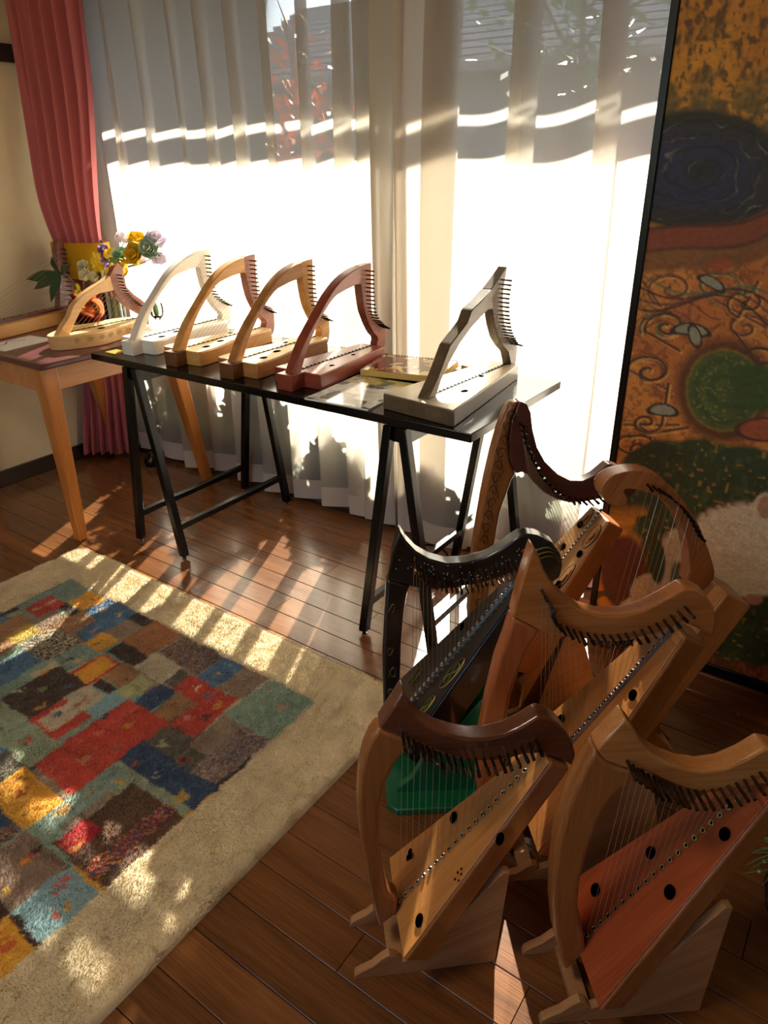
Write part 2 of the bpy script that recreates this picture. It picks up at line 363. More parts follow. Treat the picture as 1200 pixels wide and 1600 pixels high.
def tree(label, loc, h, crown, n, mat, size, cat='tree', name='garden_tree', trunk=.05):
    t = thing(name, label, cat, loc)
    tg = G().tube([(0, 0, 0), (.05, .02, h * .4), (-.04, 0, h * .8), (.03, 0, h)], [trunk, trunk * .8, trunk * .55, trunk * .2], 8)
    for k in range(9):
        a = rng.random() * 6.28; z = h * (.35 + .06 * k); L_ = crown[0] * (.9 - .05 * k)
        tg.tube([(0, 0, z), (L_ * .5 * math.cos(a), L_ * .5 * math.sin(a), z + .15 * h), (L_ * math.cos(a), L_ * math.sin(a), z + .2 * h)], [trunk * .4, trunk * .25, trunk * .1], 5)
    tg.build('trunk', plain('bark', (84, 68, 56), .9) if 'bark' not in bpy.data.materials else bpy.data.materials['bark'], t)
    def fn():
        d = rng.normal(size=3); d /= np.linalg.norm(d); r = rng.random() ** .45
        return (d[0] * r * crown[0], d[1] * r * crown[0], crown[2] + d[2] * r * crown[1])
    f = leaf_cloud(n, fn, size).build('foliage', mat, t, smooth=0, recalc=False); f['kind'] = 'stuff'
    return t
leaf_o = plain('leaf_autumn', (206, 104, 38), .6, noise=.25); leaf_g = plain('leaf_garden', (74, 98, 52), .6, noise=.25)
tree('shrub with orange autumn leaves seen through the left sheer curtain', (-5.35, 6.1, -.32), 2.9, (.62, .9, 2.0), 420, leaf_o, .05, 'shrub', 'autumn_shrub', .03)
tree('thin garden tree with sparse dark leaves outside the right sheer curtain', (-3.1, 7.7, -.32), 4.0, (1.2, 1.0, 3.0), 420, leaf_g, .07)
tree('leafy evergreen tree behind the right sheer curtain by the shed', (.1, 7.7, -.32), 4.2, (1.3, 1.1, 3.0), 900, leaf_g, .075)
for i, (x, yy, h, r, lab) in enumerate([(-3.55, 2.85, 1.25, .34, 'tall bushy garden plant outside the far left of the window'), (-2.98, 2.85, 1.22, .30, 'round green bush outside the window behind the wooden table leg'),
                                   (-2.52, 2.85, 1.16, .26, 'upright bush outside the window between the table legs'), (-2.08, 2.85, .92, .24, 'low bush in the garden under the left sheer curtain'),
                                   (-1.62, 2.85, .88, .24, 'low bush in the garden below the join of the sheer curtains'), (-1.2, 2.85, .95, .22, 'narrow bush casting its shadow on the right sheer curtain'), (-.78, 2.85, .86, .25, 'low spreading bush outside beside the painted screen')]):
    t = thing('garden_bush', lab, 'bush', (x, yy, -.32))
    G().tube([(0, 0, 0), (.01, 0, .25)], [.02, .012], 6).build('stem', bpy.data.materials['bark'], t)
    def fn():
        d = rng.normal(size=3); d /= np.linalg.norm(d); q = rng.random() ** .4
        return (d[0] * q * r, d[1] * q * r * .7, (h + .32) * .55 + d[2] * q * (h + .32) * .45)
    f = leaf_cloud(int(3600 * r / .3), fn, .042).build('foliage', leaf_g, t, smooth=0, recalc=False); f['kind'] = 'stuff'

# ================================================================== curtains
rail = thing('curtain_rail', 'long white curtain rail over the window', 'curtain rail', (0, 2.10, 2.122))
G().box((WX0 - .05, -.012, 0), (WX1 + .1, .012, .02)).build('rail', M['paper'], rail)
for x in (-3.0, -1.4, .2): G().box((x - .01, 0, .0), (x + .01, .06, .015)).build('bracket', M['paper'], rail)
def sheer(name, label, x0, x1, period, amp, phase, tight, zlo):
    t = thing(name, label, 'curtain', ((x0 + x1) / 2, 2.10, 0)); cx = (x0 + x1) / 2
    n, mz = 420, 36
    s = np.linspace(0, 1, n); rs = np.random.default_rng(int(phase * 100))
    # fold phase runs faster near the gathered edge
    dens = 1 / period * (1 + 2.2 * np.exp(-((s - tight) / .09) ** 2)); ph = np.cumsum(dens) * (x1 - x0) / n * 2 * math.pi + phase
    ph = ph + .55 * np.sin(s * 11 + phase)
    zz = np.linspace(zlo, 2.118, mz)
    S, Z = np.meshgrid(s, zz, indexing='ij'); PH = np.repeat(ph[:, None], mz, 1) + .5 * np.sin(Z * 1.3 + S * 7)
    A = amp * (.75 + .35 * np.sin(S * 23 + 1.7)) * (1.15 - .2 * Z / 2.1)
    X = x0 + (x1 - x0) * S + .30 * period * np.sin(PH) * np.clip(np.minimum(S, 1 - S) / .04, 0, 1)
    Y = A * np.sin(PH) + .012 * np.sin(3 * S * 20 + Z * 2)
    Zd = Z + .012 * np.sin(S * 17 + phase) * (1 - Z / 2.12)
    P = np.stack([X - cx, Y, Zd], -1)
    o = mesh_obj('fabric', grid_mesh('fabric', P), M['sheer'], t)
    # doubled hem, as its own band on the room side
    zz2 = np.linspace(zlo - .002, zlo + .085, 6); P2 = np.zeros((n, 6, 3))
    for k in range(6):
        f = (zz2[k] - zlo) / (zz[1] - zlo); P2[:, k] = P[:, 0] * (1 - f) + P[:, 1] * f; P2[:, k, 1] -= .003
    mesh_obj('hem', grid_mesh('hem', P2), M['hem'], t)
    # the gathered inner edge is folded over on itself several times
    k0, k1 = (int(n * .965), n) if tight > .5 else (0, int(n * .07)); P3 = P[k0:k1].copy(); P3[..., 1] -= .004
    mesh_obj('side_hem', grid_mesh('side_hem', P3), M['sidehem'], t)
    return t
sheer('sheer_curtain', 'white sheer curtain panel behind the row of table harps, autumn shrub showing through', -3.04, -1.438, .17, .030, 0.4, .98, .03)
sheer('sheer_curtain', 'white sheer curtain panel next to the painted screen, lit by the sun', -1.388, -.30, .285, .034, 2.2, .03, .015)
def drape(name, label, rows, folds, amp, tie=None):
    t = thing(name, label, 'curtain', (rows[0][1], rows[0][2], 0)); o0 = np.array([rows[0][1], rows[0][2], 0])
    n = 200; s = np.linspace(0, 1, n); zs = np.array([r[0] for r in rows]); zz = np.linspace(zs[0], zs[-1], 60)
    ip = lambda k: np.interp(zz, zs, [r[k] for r in rows])
    # smooth the interpolation between rows
    ker = np.ones(5) / 5; sm = lambda a: np.convolve(np.pad(a, 2, 'edge'), ker, 'valid')
    xa, ya, xb, yb, am = (sm(ip(k)) for k in range(1, 6))
    P = np.zeros((n, 60, 3))
    for k in range(60):
        dx, dy = xb[k] - xa[k], yb[k] - ya[k]; L_ = math.hypot(dx, dy); nx, ny = dy / L_, -dx / L_
        w = am[k] * (np.sin(s * folds * 2 * math.pi + .6 * np.sin(zz[k] * 2)) + .35 * np.sin(s * folds * 3.7 * math.pi + 1))
        P[:, k, 0] = xa[k] + dx * s + nx * w; P[:, k, 1] = ya[k] + dy * s + ny * w; P[:, k, 2] = zz[k]
    mesh_obj('fabric', grid_mesh('fabric', P - o0), M['drape'], t)
    return t, o0
dl, o0 = drape('drape_curtain', 'burgundy drape in the corner gathered by a mustard tie-back',
      [(.03, -3.19, 1.86, -3.0, 2.025, .022), (.40, -3.19, 1.95, -2.97, 2.025, .016), (.62, -3.185, 1.985, -2.95, 2.025, .009), (.80, -3.17, 1.985, -2.94, 2.02, .009), (.92, -3.15, 1.95, -2.92, 2.0, .012), (1.02, -3.135, 1.91, -2.915, 1.985, .014),
       (1.2, -3.15, 1.89, -2.87, 1.97, .022), (1.6, -3.165, 1.92, -2.81, 1.985, .026), (2.12, -3.19, 1.95, -2.78, 1.995, .024)], 6, .03)
tb = G(); rr = [(1.04, 0), (.885, 0)]
c0 = np.array([-3.025, 1.955]); ax = np.array([.118, .048]); bx = np.array([.02, -.052])
n = 28
V = []
for z, k in ((1.035, 1.0), (.995, 1.03), (.93, 1.03), (.885, 1.0)):
    for j in range(n):
        a = 2 * math.pi * j / n; p = c0 + ax * 1.1 * k * math.cos(a) + bx * k * math.sin(a); V.append((p[0] - o0[0], p[1] - o0[1], z))
tb.add(V, [(i * n + j, i * n + (j + 1) % n, (i + 1) * n + (j + 1) % n, (i + 1) * n + j) for i in range(3) for j in range(n)])
tb.build('tieback', M['tie'], dl)
drape('drape_curtain', 'burgundy drape hanging behind the edge of the painted screen',
      [(.03, -.56, 1.965, -.1, 1.975, .02), (1.0, -.555, 1.965, -.1, 1.975, .02), (2.1, -.50, 1.97, -.1, 1.975, .02)], 8, .02)
# ================================================================== painted screen
def to_view(P):
    v = P - EYE; d = v @ FW
    return 600 + F_PX * (v @ RT) / d, 800 - F_PX * (v @ UP) / d
SX0, SX1, SZ1, SY = -.562, .40, 1.98, 1.872
scr = thing('painted_screen', 'tall gold ground screen painted with a blue whirlpool, curls and a white animal', 'screen', (SX0, SY, 0))
def paint_screen():
    xs = np.arange(SX0 + .016, SX1 - .016, .0032); zs = np.arange(.03, SZ1 - .02, .0032)
    X, Z = np.meshgrid(xs, zs, indexing='ij')
    P = np.stack([X, np.full_like(X, SY), Z], -1)
    # design coordinates: the picture laid out in hundredths along and up the panel
    px, py = to_view(P.reshape(-1, 3)); px = px.reshape(X.shape); py = py.reshape(X.shape)
    col = np.zeros(X.shape + (3,)); L = lambda *c: np.array(lin(c))
    n1 = vnoise(X, Z, .03, 1); n2 = vnoise(X, Z, .011, 2); n3 = vnoise(X, Z * .35, .006, 3); n4 = vnoise(X, Z, .09, 4); n5 = vnoise(X, Z, .005, 5)
    nn = .5 * n1 + .3 * n2 + .2 * n5
    def put(mask, c, a=1.0):
        m = np.clip(mask, 0, 1)[..., None] * a; col[:] = col * (1 - m) + np.asarray(c) * m
    st = lambda v, e=.05: np.clip(v / e + .5, 0, 1)
    ell = lambda cx, cy, rx, ry: np.sqrt(((px - cx) / rx) ** 2 + ((py - cy) / ry) ** 2)
    col[:] = L(214, 146, 48); put(st(n4 - .5, .5), L(190, 120, 40), .7)
    # worn dark patches on the gold
    put(st(.25 * n1 + .35 * n2 + .2 * n3 + .2 * n5 - .53, .14) * (py < 230), L(120, 84, 40), .7)
    put(st(.3 * n2 + .4 * n3 + .3 * n5 - .60, .08) * (py < 230), L(92, 66, 38), .8)
    put(st(py - 130 + 60 * (nn - .5), 60) * (py < 300) * st(nn - .38, .1), L(104, 92, 50), .8)
    # lower ground, warmer
    put(st(py - 395, 30), L(212, 138, 62)); put(st(py - 395, 30) * st(n4 - .5, .3), L(186, 106, 50), .8)
    put(st(py - 395, 30) * st(.6 * n2 + .4 * n5 - .6, .05), L(118, 66, 34), .6)
    # whirlpool
    d = ell(1090, 268, 140, 92) + .05 * (n1 - .5); an = np.arctan2(py - 268, (px - 1090) * .66)
    put(st(1.05 - d, .12), L(46, 48, 42)); put(st(.86 - d, .2), L(50, 50, 58)); put(st(.62 - d, .3), L(46, 50, 80)); put(st(.2 - d, .08), L(44, 46, 56))
    sp = np.abs(((d * 4.6 - an / (2 * math.pi) + .45 * n1 + .2 * n2) % 1) - .5)
    put(st(.035 + .05 * n4 - sp, .06) * (d < .95) * st(n4 + n1 - 1.0, .35), L(140, 136, 136), .7)
    sp2 = np.abs(((d * 4.6 - an / (2 * math.pi) + .12 * n1 + .3) % 1) - .5)
    put(st(.1 - sp2, .08) * (d < 1.0), L(26, 26, 32), .6)
    # brown band that sweeps up to the right
    yc = 373 - 26 * np.clip((px - 1090) / 110, 0, 2) ** 2 + 3 * np.sin(px / 30)
    put(st(17 + 6 * (px - 1000) / 200 - np.abs(py - yc), 4), L(136, 70, 46)); put(st(3 - np.abs(np.abs(py - yc) - 18), 3), L(70, 42, 30), .8)
    put(st(16 - np.abs(py - yc - 34), 8), L(112, 72, 42), .8)
    # strokes
    def stroke(pts, w, c, a=.9):
        pts = np.array(pts); x0, y0 = pts.min(0) - 3 * w - 4; x1, y1 = pts.max(0) + 3 * w + 4
        m = (px > x0) & (px < x1) & (py > y0) & (py < y1)
        if not m.any(): return
        q = np.stack([px[m], py[m]], 1); dist = np.full(len(q), 1e9)
        for p in pts: dist = np.minimum(dist, np.hypot(q[:, 0] - p[0], q[:, 1] - p[1]))
        k = (np.clip((w - dist) / 1.2 + .5, 0, 1) * a)[:, None]; col[m] = col[m] * (1 - k) + np.asarray(c) * k
    def curl(cx, cy, r, turns, a0, cw=1, tail=None):
        t = np.linspace(0, 1, 90); rad = r * (1 - .88 * t); an = a0 + cw * turns * 2 * math.pi * t
        pts = np.stack([cx + rad * np.cos(an) * 1.15, cy + rad * np.sin(an) * .8], 1)
        if tail is not None: pts = np.vstack([poly_interp([tail] + [tuple(pts[0])], 40), pts])
        return pts
    dk, te, mv, hi = L(58, 32, 24), L(84, 112, 84), L(104, 56, 58), L(232, 170, 84)
    for cx, cy, r, a0, cw, tail, c in [(1038, 512, 34, 2.8, 1, None, te), (1042, 510, 30, 2.8, 1, (1062, 548), dk), (1165, 512, 28, 0, -1, (1120, 470), mv), (1168, 474, 30, 2, 1, (1185, 440), dk),
                                       (1012, 582, 30, 3.4, 1, (1050, 612), mv), (1015, 580, 34, 3, 1, (985, 548), dk), (1120, 448, 34, .5, -1, (1180, 455), te), (1050, 452, 36, 2, 1, (1005, 440), mv),
                                       (985, 690, 34, 4.5, 1, (1060, 664), L(70, 64, 44)), (1000, 700, 26, 4.2, 1, (1075, 668), dk), (958, 905, 34, 1, -1, (985, 960), L(60, 40, 26)), (1010, 660, 22, 0, 1, (1045, 600), dk), (1190, 560, 30, 1.4, 1, (1150, 520), dk)]:
        cp = curl(cx, cy, r, 1.35, a0, cw, tail); stroke(cp + np.array([2.6, 2.4]), 2.4, hi, .7); stroke(cp, 2.2, c, .9)
        stroke(curl(cx, cy, r * 1.25, 1.1, a0, cw, None), 1.3, dk, .6)
    for k, c in enumerate((te, dk, mv, dk)):
        tt = np.linspace(0, 1, 120)
        stroke(np.stack([1000 + 210 * tt, 428 + 11 * k + 24 * np.sin(tt * 5 + k * .4) + 60 * tt ** 2], 1), 1.9, c, .85)
        stroke(np.stack([1005 + 120 * tt, 470 + 15 * k + 14 * np.sin(tt * 7 + k)], 1), 1.4, c, .6)
    # little grey leaves and a red eye
    for cx, cy, rx, ry, a in [(1113, 441, 20, 7, .5), (1080, 514, 26, 8, .1), (1086, 525, 8, 16, -.3), (1036, 640, 20, 8, .1)]:
        u = (px - cx) * math.cos(a) + (py - cy) * math.sin(a); v = -(px - cx) * math.sin(a) + (py - cy) * math.cos(a)
        e = np.sqrt((u / rx) ** 2 + ((v - .006 * u * u) / ry) ** 2)
        put(st(1.3 - e, .1), L(56, 44, 36)); put(st(.95 - e, .1), L(150, 148, 124))
    e = ell(1125, 413, 34, 17); put(st(1 - e, .1) * st(e - .8, .1), L(120, 84, 50)); put(st(.5 - e, .3), L(168, 76, 46), .8)
    # green disc with its dark fuzzy rim
    e = ell(1132, 610, 58, 62) + .05 * (n2 - .5); put(st(1.32 - e, .3), L(84, 50, 24), .9); put(st(1.05 - e, .06), L(150, 120, 44), .8)
    put(st(.99 - e, .08), L(66, 82, 34)); put(st(.25 - np.abs(((e * 2.6) % 1) - .5), .2) * (e < .98), L(88, 98, 42), .6); put(st(n5 + .3 * n2 - .95, .1) * (e < .9), L(150, 140, 60), .6)
    put(st(px - 1140, 20) * st(36 - np.abs(py - 606), 10), L(62, 80, 34))
    e = ell(1200, 671, 46, 17); put(st(1.15 - e, .1), L(88, 44, 26)); put(st(.95 - e, .1), L(164, 84, 48))
    # dark green hill
    top = 702 - 16 * np.sin((px - 960) / 70) + 36 * np.clip((1010 - px) / 50, 0, 3) ** 1.5 + 10 * (n1 - .5)
    hill = st(py - top, 8); put(hill, L(54, 66, 34)); put(hill * st(n1 * .6 + n3 * .4 - .6, .06), L(78, 88, 42), .6); put(hill * st(n2 - .83, .05), L(176, 130, 50), .7)
    put(hill * st(n4 - .6, .2), L(36, 42, 26), .6)
    # gold and maroon curls at the foot
    put(st(1000 - px - 50 * (n1 - .5), 20) * st(py - 800, 30) * (py < 985), L(214, 140, 46)); put(st(1 - ell(975, 895, 36, 58), .15), L(104, 48, 34))
    stroke(curl(952, 935, 40, .8, .2, 1, (1020, 975)), 5, L(84, 60, 34))
    # pale animal
    body = np.minimum.reduce([ell(1165, 858, 100, 74), ell(1085, 880, 62, 64), ell(1040, 925, 56, 34), ell(1002, 950, 34, 20), ell(1090, 940, 52, 28), ell(1205, 815, 40, 46)]) + .10 * (n2 - .5)
    put(st(1.04 - body, .08), L(120, 96, 66)); put(st(.97 - body, .1), L(226, 206, 172))
    fur = np.abs(((px * .10 + py * .22 + 2.5 * n1 + 1.2 * n2) % 1) - .5)
    put(st(.09 - fur, .08) * (body < .93), L(176, 150, 116), .6); put(st(n4 - .55, .2) * (body < .9), L(198, 172, 136), .5)
    put(st(1 - ell(1028, 878, 12, 34), .2), L(56, 66, 36)); put(st(1 - ell(1060, 905, 13, 28), .3), L(56, 66, 36), .9); put(st(1 - ell(1196, 792, 12, 18), .2), L(176, 116, 92), .8); put(st(1 - ell(1178, 937, 14, 8), .3), L(196, 128, 104), .8)
    # rusty band along the foot
    put(st(py - 1008 - .22 * (px - 1040) - 10 * (n1 - .5), 8), L(150, 80, 38)); put(st(py - 1008 - .22 * (px - 1040), 8) * st(n3 * .6 + n1 * .4 - .52, .08), L(92, 52, 30), .8)
    put(st(py - 1030 - .3 * (px - 1060), 6), L(86, 58, 34), .8)
    brush = vnoise(X + .3 * Z, Z * 1.7, .012, 71) * .5 + vnoise(X * 2 - Z, Z, .004, 72) * .5
    col[:] = col * (.70 + .42 * brush + .18 * n5)[..., None]
    D = P - np.array([SX0, SY, 0]); D[..., 1] += -.0012 * n2 - .0005
    return D[:, ::-1], col[:, ::-1]
Pp, cc = paint_screen()
mesh_obj('painting', grid_mesh('painting', Pp, cc), vcol('screen_paint', .62, .0, bump=.25), scr)
G().box((.01, .002, .02), (SX1 - SX0 - .01, .022, SZ1 - .01)).build('backing_board', M['darkwood'], scr)
fw_ = SX1 - SX0
for nm, lo, hi in [('frame_stile', (0, -.008, 0), (.019, .024, SZ1)), ('frame_stile', (fw_ - .019, -.008, 0), (fw_, .024, SZ1)), ('frame_rail', (.019, -.008, 0), (fw_ - .019, .024, .034)), ('frame_rail', (.019, -.008, SZ1 - .03), (fw_ - .019, .024, SZ1))]:
    G().box(lo, hi).build(nm, M['blackmetal'], scr, bevel=.002)

# ================================================================== rug
RX0, RX1, RY0, RY1 = -2.365, -.832, -.72, 1.292
FX0, FX1, FY1 = -2.175, -1.034, 1.118     # patchwork field
TE, RD, DB, YE, BL, TA, TP, OL, SG, NV, BE, GN, CR, LB, PG = (142, 160, 146), (200, 76, 56), (74, 54, 44), (226, 172, 58), (92, 128, 158), (172, 130, 86), (158, 136, 114), (104, 96, 78), (146, 168, 148), (58, 80, 110), (200, 186, 158), (158, 168, 142), (186, 40, 46), (146, 176, 180), (188, 186, 140)
PATCH = [  # left and right corner of each patch in the view, colour, pattern
    ('LR', (18, 947), (140, 923), TE, 0), ('LR', (36, 952), (104, 944), RD, 1), ('LR', (-30, 975), (32, 951), DB, 0), ('LR', (107, 942), (165, 936), YE, 1), ('LR', (90, 950), (126, 955), DB, 0),
    ('LR', (-50, 1000), (55, 970), TA, 0), ('LR', (45, 972), (104, 965), TP, 0), ('LR', (84, 980), (149, 969), TA, 0), ('LR', (131, 957), (220, 959), BL, 1), ('LR', (114, 991), (178, 981), BL, 1), ('LR', (201, 967), (240, 970), DB, 0),
    ('LR', (2, 997), (67, 986), (190, 164, 70), 0), ('LR', (-60, 1030), (29, 1010), TA, 0), ('LR', (29, 1010), (126, 1004), BE, 2), ('LR', (160, 990), (222, 980), TP, 1), ('LR', (186, 1002), (287, 992), (176, 120, 74), 1),
    ('LR', (129, 1005), (186, 1001), YE, 1), ('LR', (164, 1019), (235, 1026), DB, 0), ('LR', (79, 1032), (155, 1021), TE, 1), ('LR', (106, 1054), (190, 1039), RD, 0), ('LR', (113, 1054), (181, 1039), YE, 0),
    ('LR', (-60, 1070), (66, 1035), BL, 0), ('LR', (-20, 1105), (136, 1068), (84, 62, 48), 1), ('LR', (160, 1059), (222, 1052), TA, 0), ('LR', (144, 1069), (185, 1076), DB, 0),
    ('LR', (208, 1042), (290, 1043), BE, 0), ('LR', (244, 1021), (357, 1021), (110, 96, 88), 3), ('LR', (304, 1059), (390, 1038), BL, 1), ('LR', (339, 1074), (425, 1057), TP, 1), ('LR', (352, 1117), (498, 1091), SG, 1),
    ('LR', (256, 1065), (306, 1060), OL, 0), ('LR', (271, 1077), (372, 1095), RD, 0), ('LR', (178, 1082), (245, 1067), PG, 0), ('LR', (209, 1097), (276, 1082), NV, 0), ('LR', (236, 1113), (303, 1099), TA, 0),
    ('LR', (57, 1127), (166, 1088), BE, 1), ('LR', (264, 1133), (352, 1114), RD, 1), ('LR', (50, 1194), (265, 1131), RD, 1), ('LR', (295, 1162), (388, 1138), TP, 0), ('LR', (288, 1212), (421, 1156), (150, 140, 140), 3),
    ('TB', (-10, 1085), (45, 1200), GN, 1), ('LR', (184, 1188), (340, 1232), NV, 1), ('TB', (36, 1198), (39, 1297), YE, 1), ('TB', (208, 1222), (166, 1392), (104, 72, 48), 4), ('LR', (52, 1287), (201, 1213), TE, 1), ('LR', (87, 1316), (159, 1298), CR, 1),
    ('TB', (40, 1296), (18, 1430), (150, 124, 104), 1), ('LR', (-60, 1340), (36, 1296), (70, 60, 66), 3), ('LR', (18, 1424), (161, 1398), LB, 1), ('TB', (12, 1433), (4, 1533), YE, 1)]
SPOTS = [((77, 943), .012, (220, 190, 160)), ((55, 952), .012, (216, 184, 150)), ((123, 941), .010, (214, 180, 130)), ((148, 938), .010, (190, 70, 50)), ((160, 951), .016, (206, 190, 160)), ((186, 962), .016, (220, 190, 120)), ((145, 986), .014, (196, 120, 84)),
    ((155, 1004), .014, (110, 120, 80)), ((113, 1028), .016, (60, 40, 36)), ((128, 1030), .012, (214, 160, 60)), ((72, 1050), .014, (206, 150, 60)), ((30, 1078), .016, (196, 186, 160)), ((64, 1104), .014, (206, 150, 54)), ((104, 1074), .012, (80, 110, 140)), ((64, 1078), .014, (150, 148, 120)),
    ((110, 1108), .016, (180, 90, 74)), ((90, 1118), .014, (70, 84, 120)), ((130, 1098), .014, (190, 120, 100)), ((166, 1118), .012, (40, 46, 60)), ((200, 1132), .016, (214, 160, 60)), ((152, 1148), .014, (214, 130, 100)), ((133, 1186), .018, (206, 150, 100)), ((182, 1167), .014, (150, 110, 80)),
    ((308, 1074), .014, (214, 196, 160)), ((325, 1088), .016, (86, 120, 150)), ((342, 1101), .020, (222, 160, 50)), ((294, 1121), .012, (214, 150, 120)), ((322, 1122), .012, (60, 40, 44)), ((380, 1065), .010, (222, 160, 60)), ((425, 1075), .010, (190, 60, 50)), ((440, 1105), .016, (206, 160, 130)), ((380, 1106), .016, (170, 160, 120)),
    ((256, 1162), .020, (206, 196, 170)), ((210, 1192), .016, (196, 90, 80)), ((240, 1215), .014, (170, 170, 150)), ((285, 1246), .022, (196, 160, 66)), ((286, 1187), .032, (110, 124, 100)), ((286, 1187), .020, (186, 52, 46)), ((286, 1187), .009, (40, 46, 60)), ((360, 1040), .012, (150, 180, 196)), ((340, 1052), .012, (206, 176, 90)),
    ((45, 1155), .022, (188, 60, 46)), ((50, 1150), .010, (214, 200, 170)), ((39, 1158), .008, (222, 160, 50)), ((35, 1238), .016, (190, 90, 40)), ((35, 1215), .008, (70, 70, 50)), ((40, 1275), .008, (70, 80, 60)), ((100, 1265), .014, (206, 160, 90)), ((142, 1236), .010, (200, 164, 96)), ((186, 1222), .012, (214, 176, 70)),
    ((120, 1312), .008, (220, 150, 70)), ((108, 1310), .007, (220, 150, 70)), ((122, 1322), .007, (220, 150, 70)), ((48, 1338), .018, (200, 90, 60)), ((56, 1330), .009, (50, 46, 50)), ((36, 1350), .010, (222, 160, 60)), ((93, 1385), .016, (206, 90, 84)), ((98, 1421), .010, (220, 170, 60)), ((80, 1434), .010, (206, 96, 90)), ((10, 1392), .007, (206, 170, 70)), ((8, 1480), .016, (204, 96, 50))]
_rects = []
for k, a, b, c, pat in PATCH:
    p, q = at_z(*a, .02), at_z(*b, .02); _rects.append((min(p[0], q[0]), max(p[0], q[0]), min(p[1], q[1]), max(p[1], q[1]), lin(c), pat))
_rr = np.random.default_rng(3)
_base = []
_pal = [TE, RD, DB, YE, BL, TA, TP, OL, SG, NV, BE, GN, LB]
yy = -.56
while yy < .9:
    x = FX0
    while x < FX1:
        w_ = .12 + .16 * _rr.random(); h_ = .1 + .12 * _rr.random(); _base.append((x, x + w_ + .02, yy, yy + h_ + .06, lin(_pal[_rr.integers(len(_pal))]), 1 if _rr.random() < .4 else 0)); x += w_
    yy += .13
_spots = [(at_z(*p, .02), r, lin(c)) for p, r, c in SPOTS]
def rug_color(X, Y, seed=0):
    """dyed wool colour of the pile at a point of the rug"""
    r = np.random.default_rng(seed)
    wx = X + .010 * (vnoise(X, Y, .03, 11) - .5) + .004 * (r.random(X.shape) - .5); wy = Y + .010 * (vnoise(X, Y, .03, 12) - .5) + .004 * (r.random(X.shape) - .5)
    col = np.empty(X.shape + (3,)); col[:] = lin((224, 206, 168))
    inside = (wx > FX0) & (wx < FX1) & (wy > -.56) & (wy < FY1)
    col[inside] = lin(TP)
    for x0, x1, y0, y1, c, pat in _base + _rects:
        m = inside & (wx > x0) & (wx < x1) & (wy > y0) & (wy < y1)
        k = int(m.sum())
        if not k: continue
        col[m] = c
        if pat == 2: col[m] = np.where((r.random(k) < .5)[:, None], lin((44, 36, 32)), lin((206, 190, 160)))
        if pat == 3:
            pal = np.array([lin((40, 44, 60)), lin((176, 160, 150)), lin((190, 80, 60)), lin((206, 160, 80)), lin((70, 96, 120)), lin((90, 80, 76))]); col[m] = pal[r.integers(0, 6, k)] * .6 + np.array(c) * .4
        if pat == 4:
            e = np.minimum(np.abs(wx[m] - (x1 - .05)), np.abs(wx[m] - (x0 + .12))) < .012
            cc_ = col[m]; pal = np.array([lin((176, 60, 60)), lin((60, 70, 120)), lin((210, 140, 60)), lin((90, 60, 44))]); cc_[e] = pal[r.integers(0, 4, int(e.sum()))]; col[m] = cc_
    for p, rad, c in _spots:
        d = np.hypot((X - p[0]) * 1.25, (Y - p[1]) * .85) + .030 * (vnoise(X, Y, .009, 21) - .5)
        m = d < rad * .72; col[m] = np.array(c) * .85 + col[m] * .15
    tone = .80 + .22 * vnoise(X, Y, .12, 13) + .14 * vnoise(X, Y, .03, 14)       # uneven hand-dyed wool
    return col * (tone * (.93 + .14 * r.random(X.shape)))[..., None]
rug = thing('rug', 'thick wool patchwork rug with cream border and colourful squares', 'rug', ((RX0 + RX1) / 2, .3, 0)); ro = np.array([(RX0 + RX1) / 2, .3, 0])
def rug_height(X, Y):
    # soft pile height with clumps, falling away at the rounded edge
    e = np.minimum.reduce([X - RX0, RX1 - X, RY1 - Y, Y - RY0])
    cx = np.clip(X, RX0 + .05, RX1 - .05); cy = np.clip(Y, RY0 + .05, RY1 - .05)
    e = np.where((np.abs(X - cx) > 0) & (np.abs(Y - cy) > 0), .05 - np.hypot(X - cx, Y - cy), e)
    h = .019 * np.sqrt(np.clip(1 - (1 - np.clip(e / .022, 0, 1)) ** 2, 0, 1))
    return h * (.86 + .16 * vnoise(X, Y, .02, 31) + .12 * vnoise(X, Y, .008, 32)), e
xs = np.linspace(RX0, RX1, 300); ys = np.linspace(RY0, RY1, 392)
X, Y = np.meshgrid(xs, ys, indexing='ij'); Hh, _e = rug_height(X, Y)
cx = np.clip(X, RX0 + .05, RX1 - .05); cy = np.clip(Y, RY0 + .05, RY1 - .05); dd = np.hypot(X - cx, Y - cy); kk = np.where(dd > .05, .05 / np.maximum(dd, 1e-6), 1)
X2 = cx + (X - cx) * kk; Y2 = cy + (Y - cy) * kk; Hh, _e = rug_height(X2, Y2)
mesh_obj('ground_weave', grid_mesh('ground_weave', np.stack([X2, Y2, Hh + .001], -1) - ro, rug_color(X2, Y2, 5) * .8), vcol('rug_wool', .95, sheen=.3), rug)
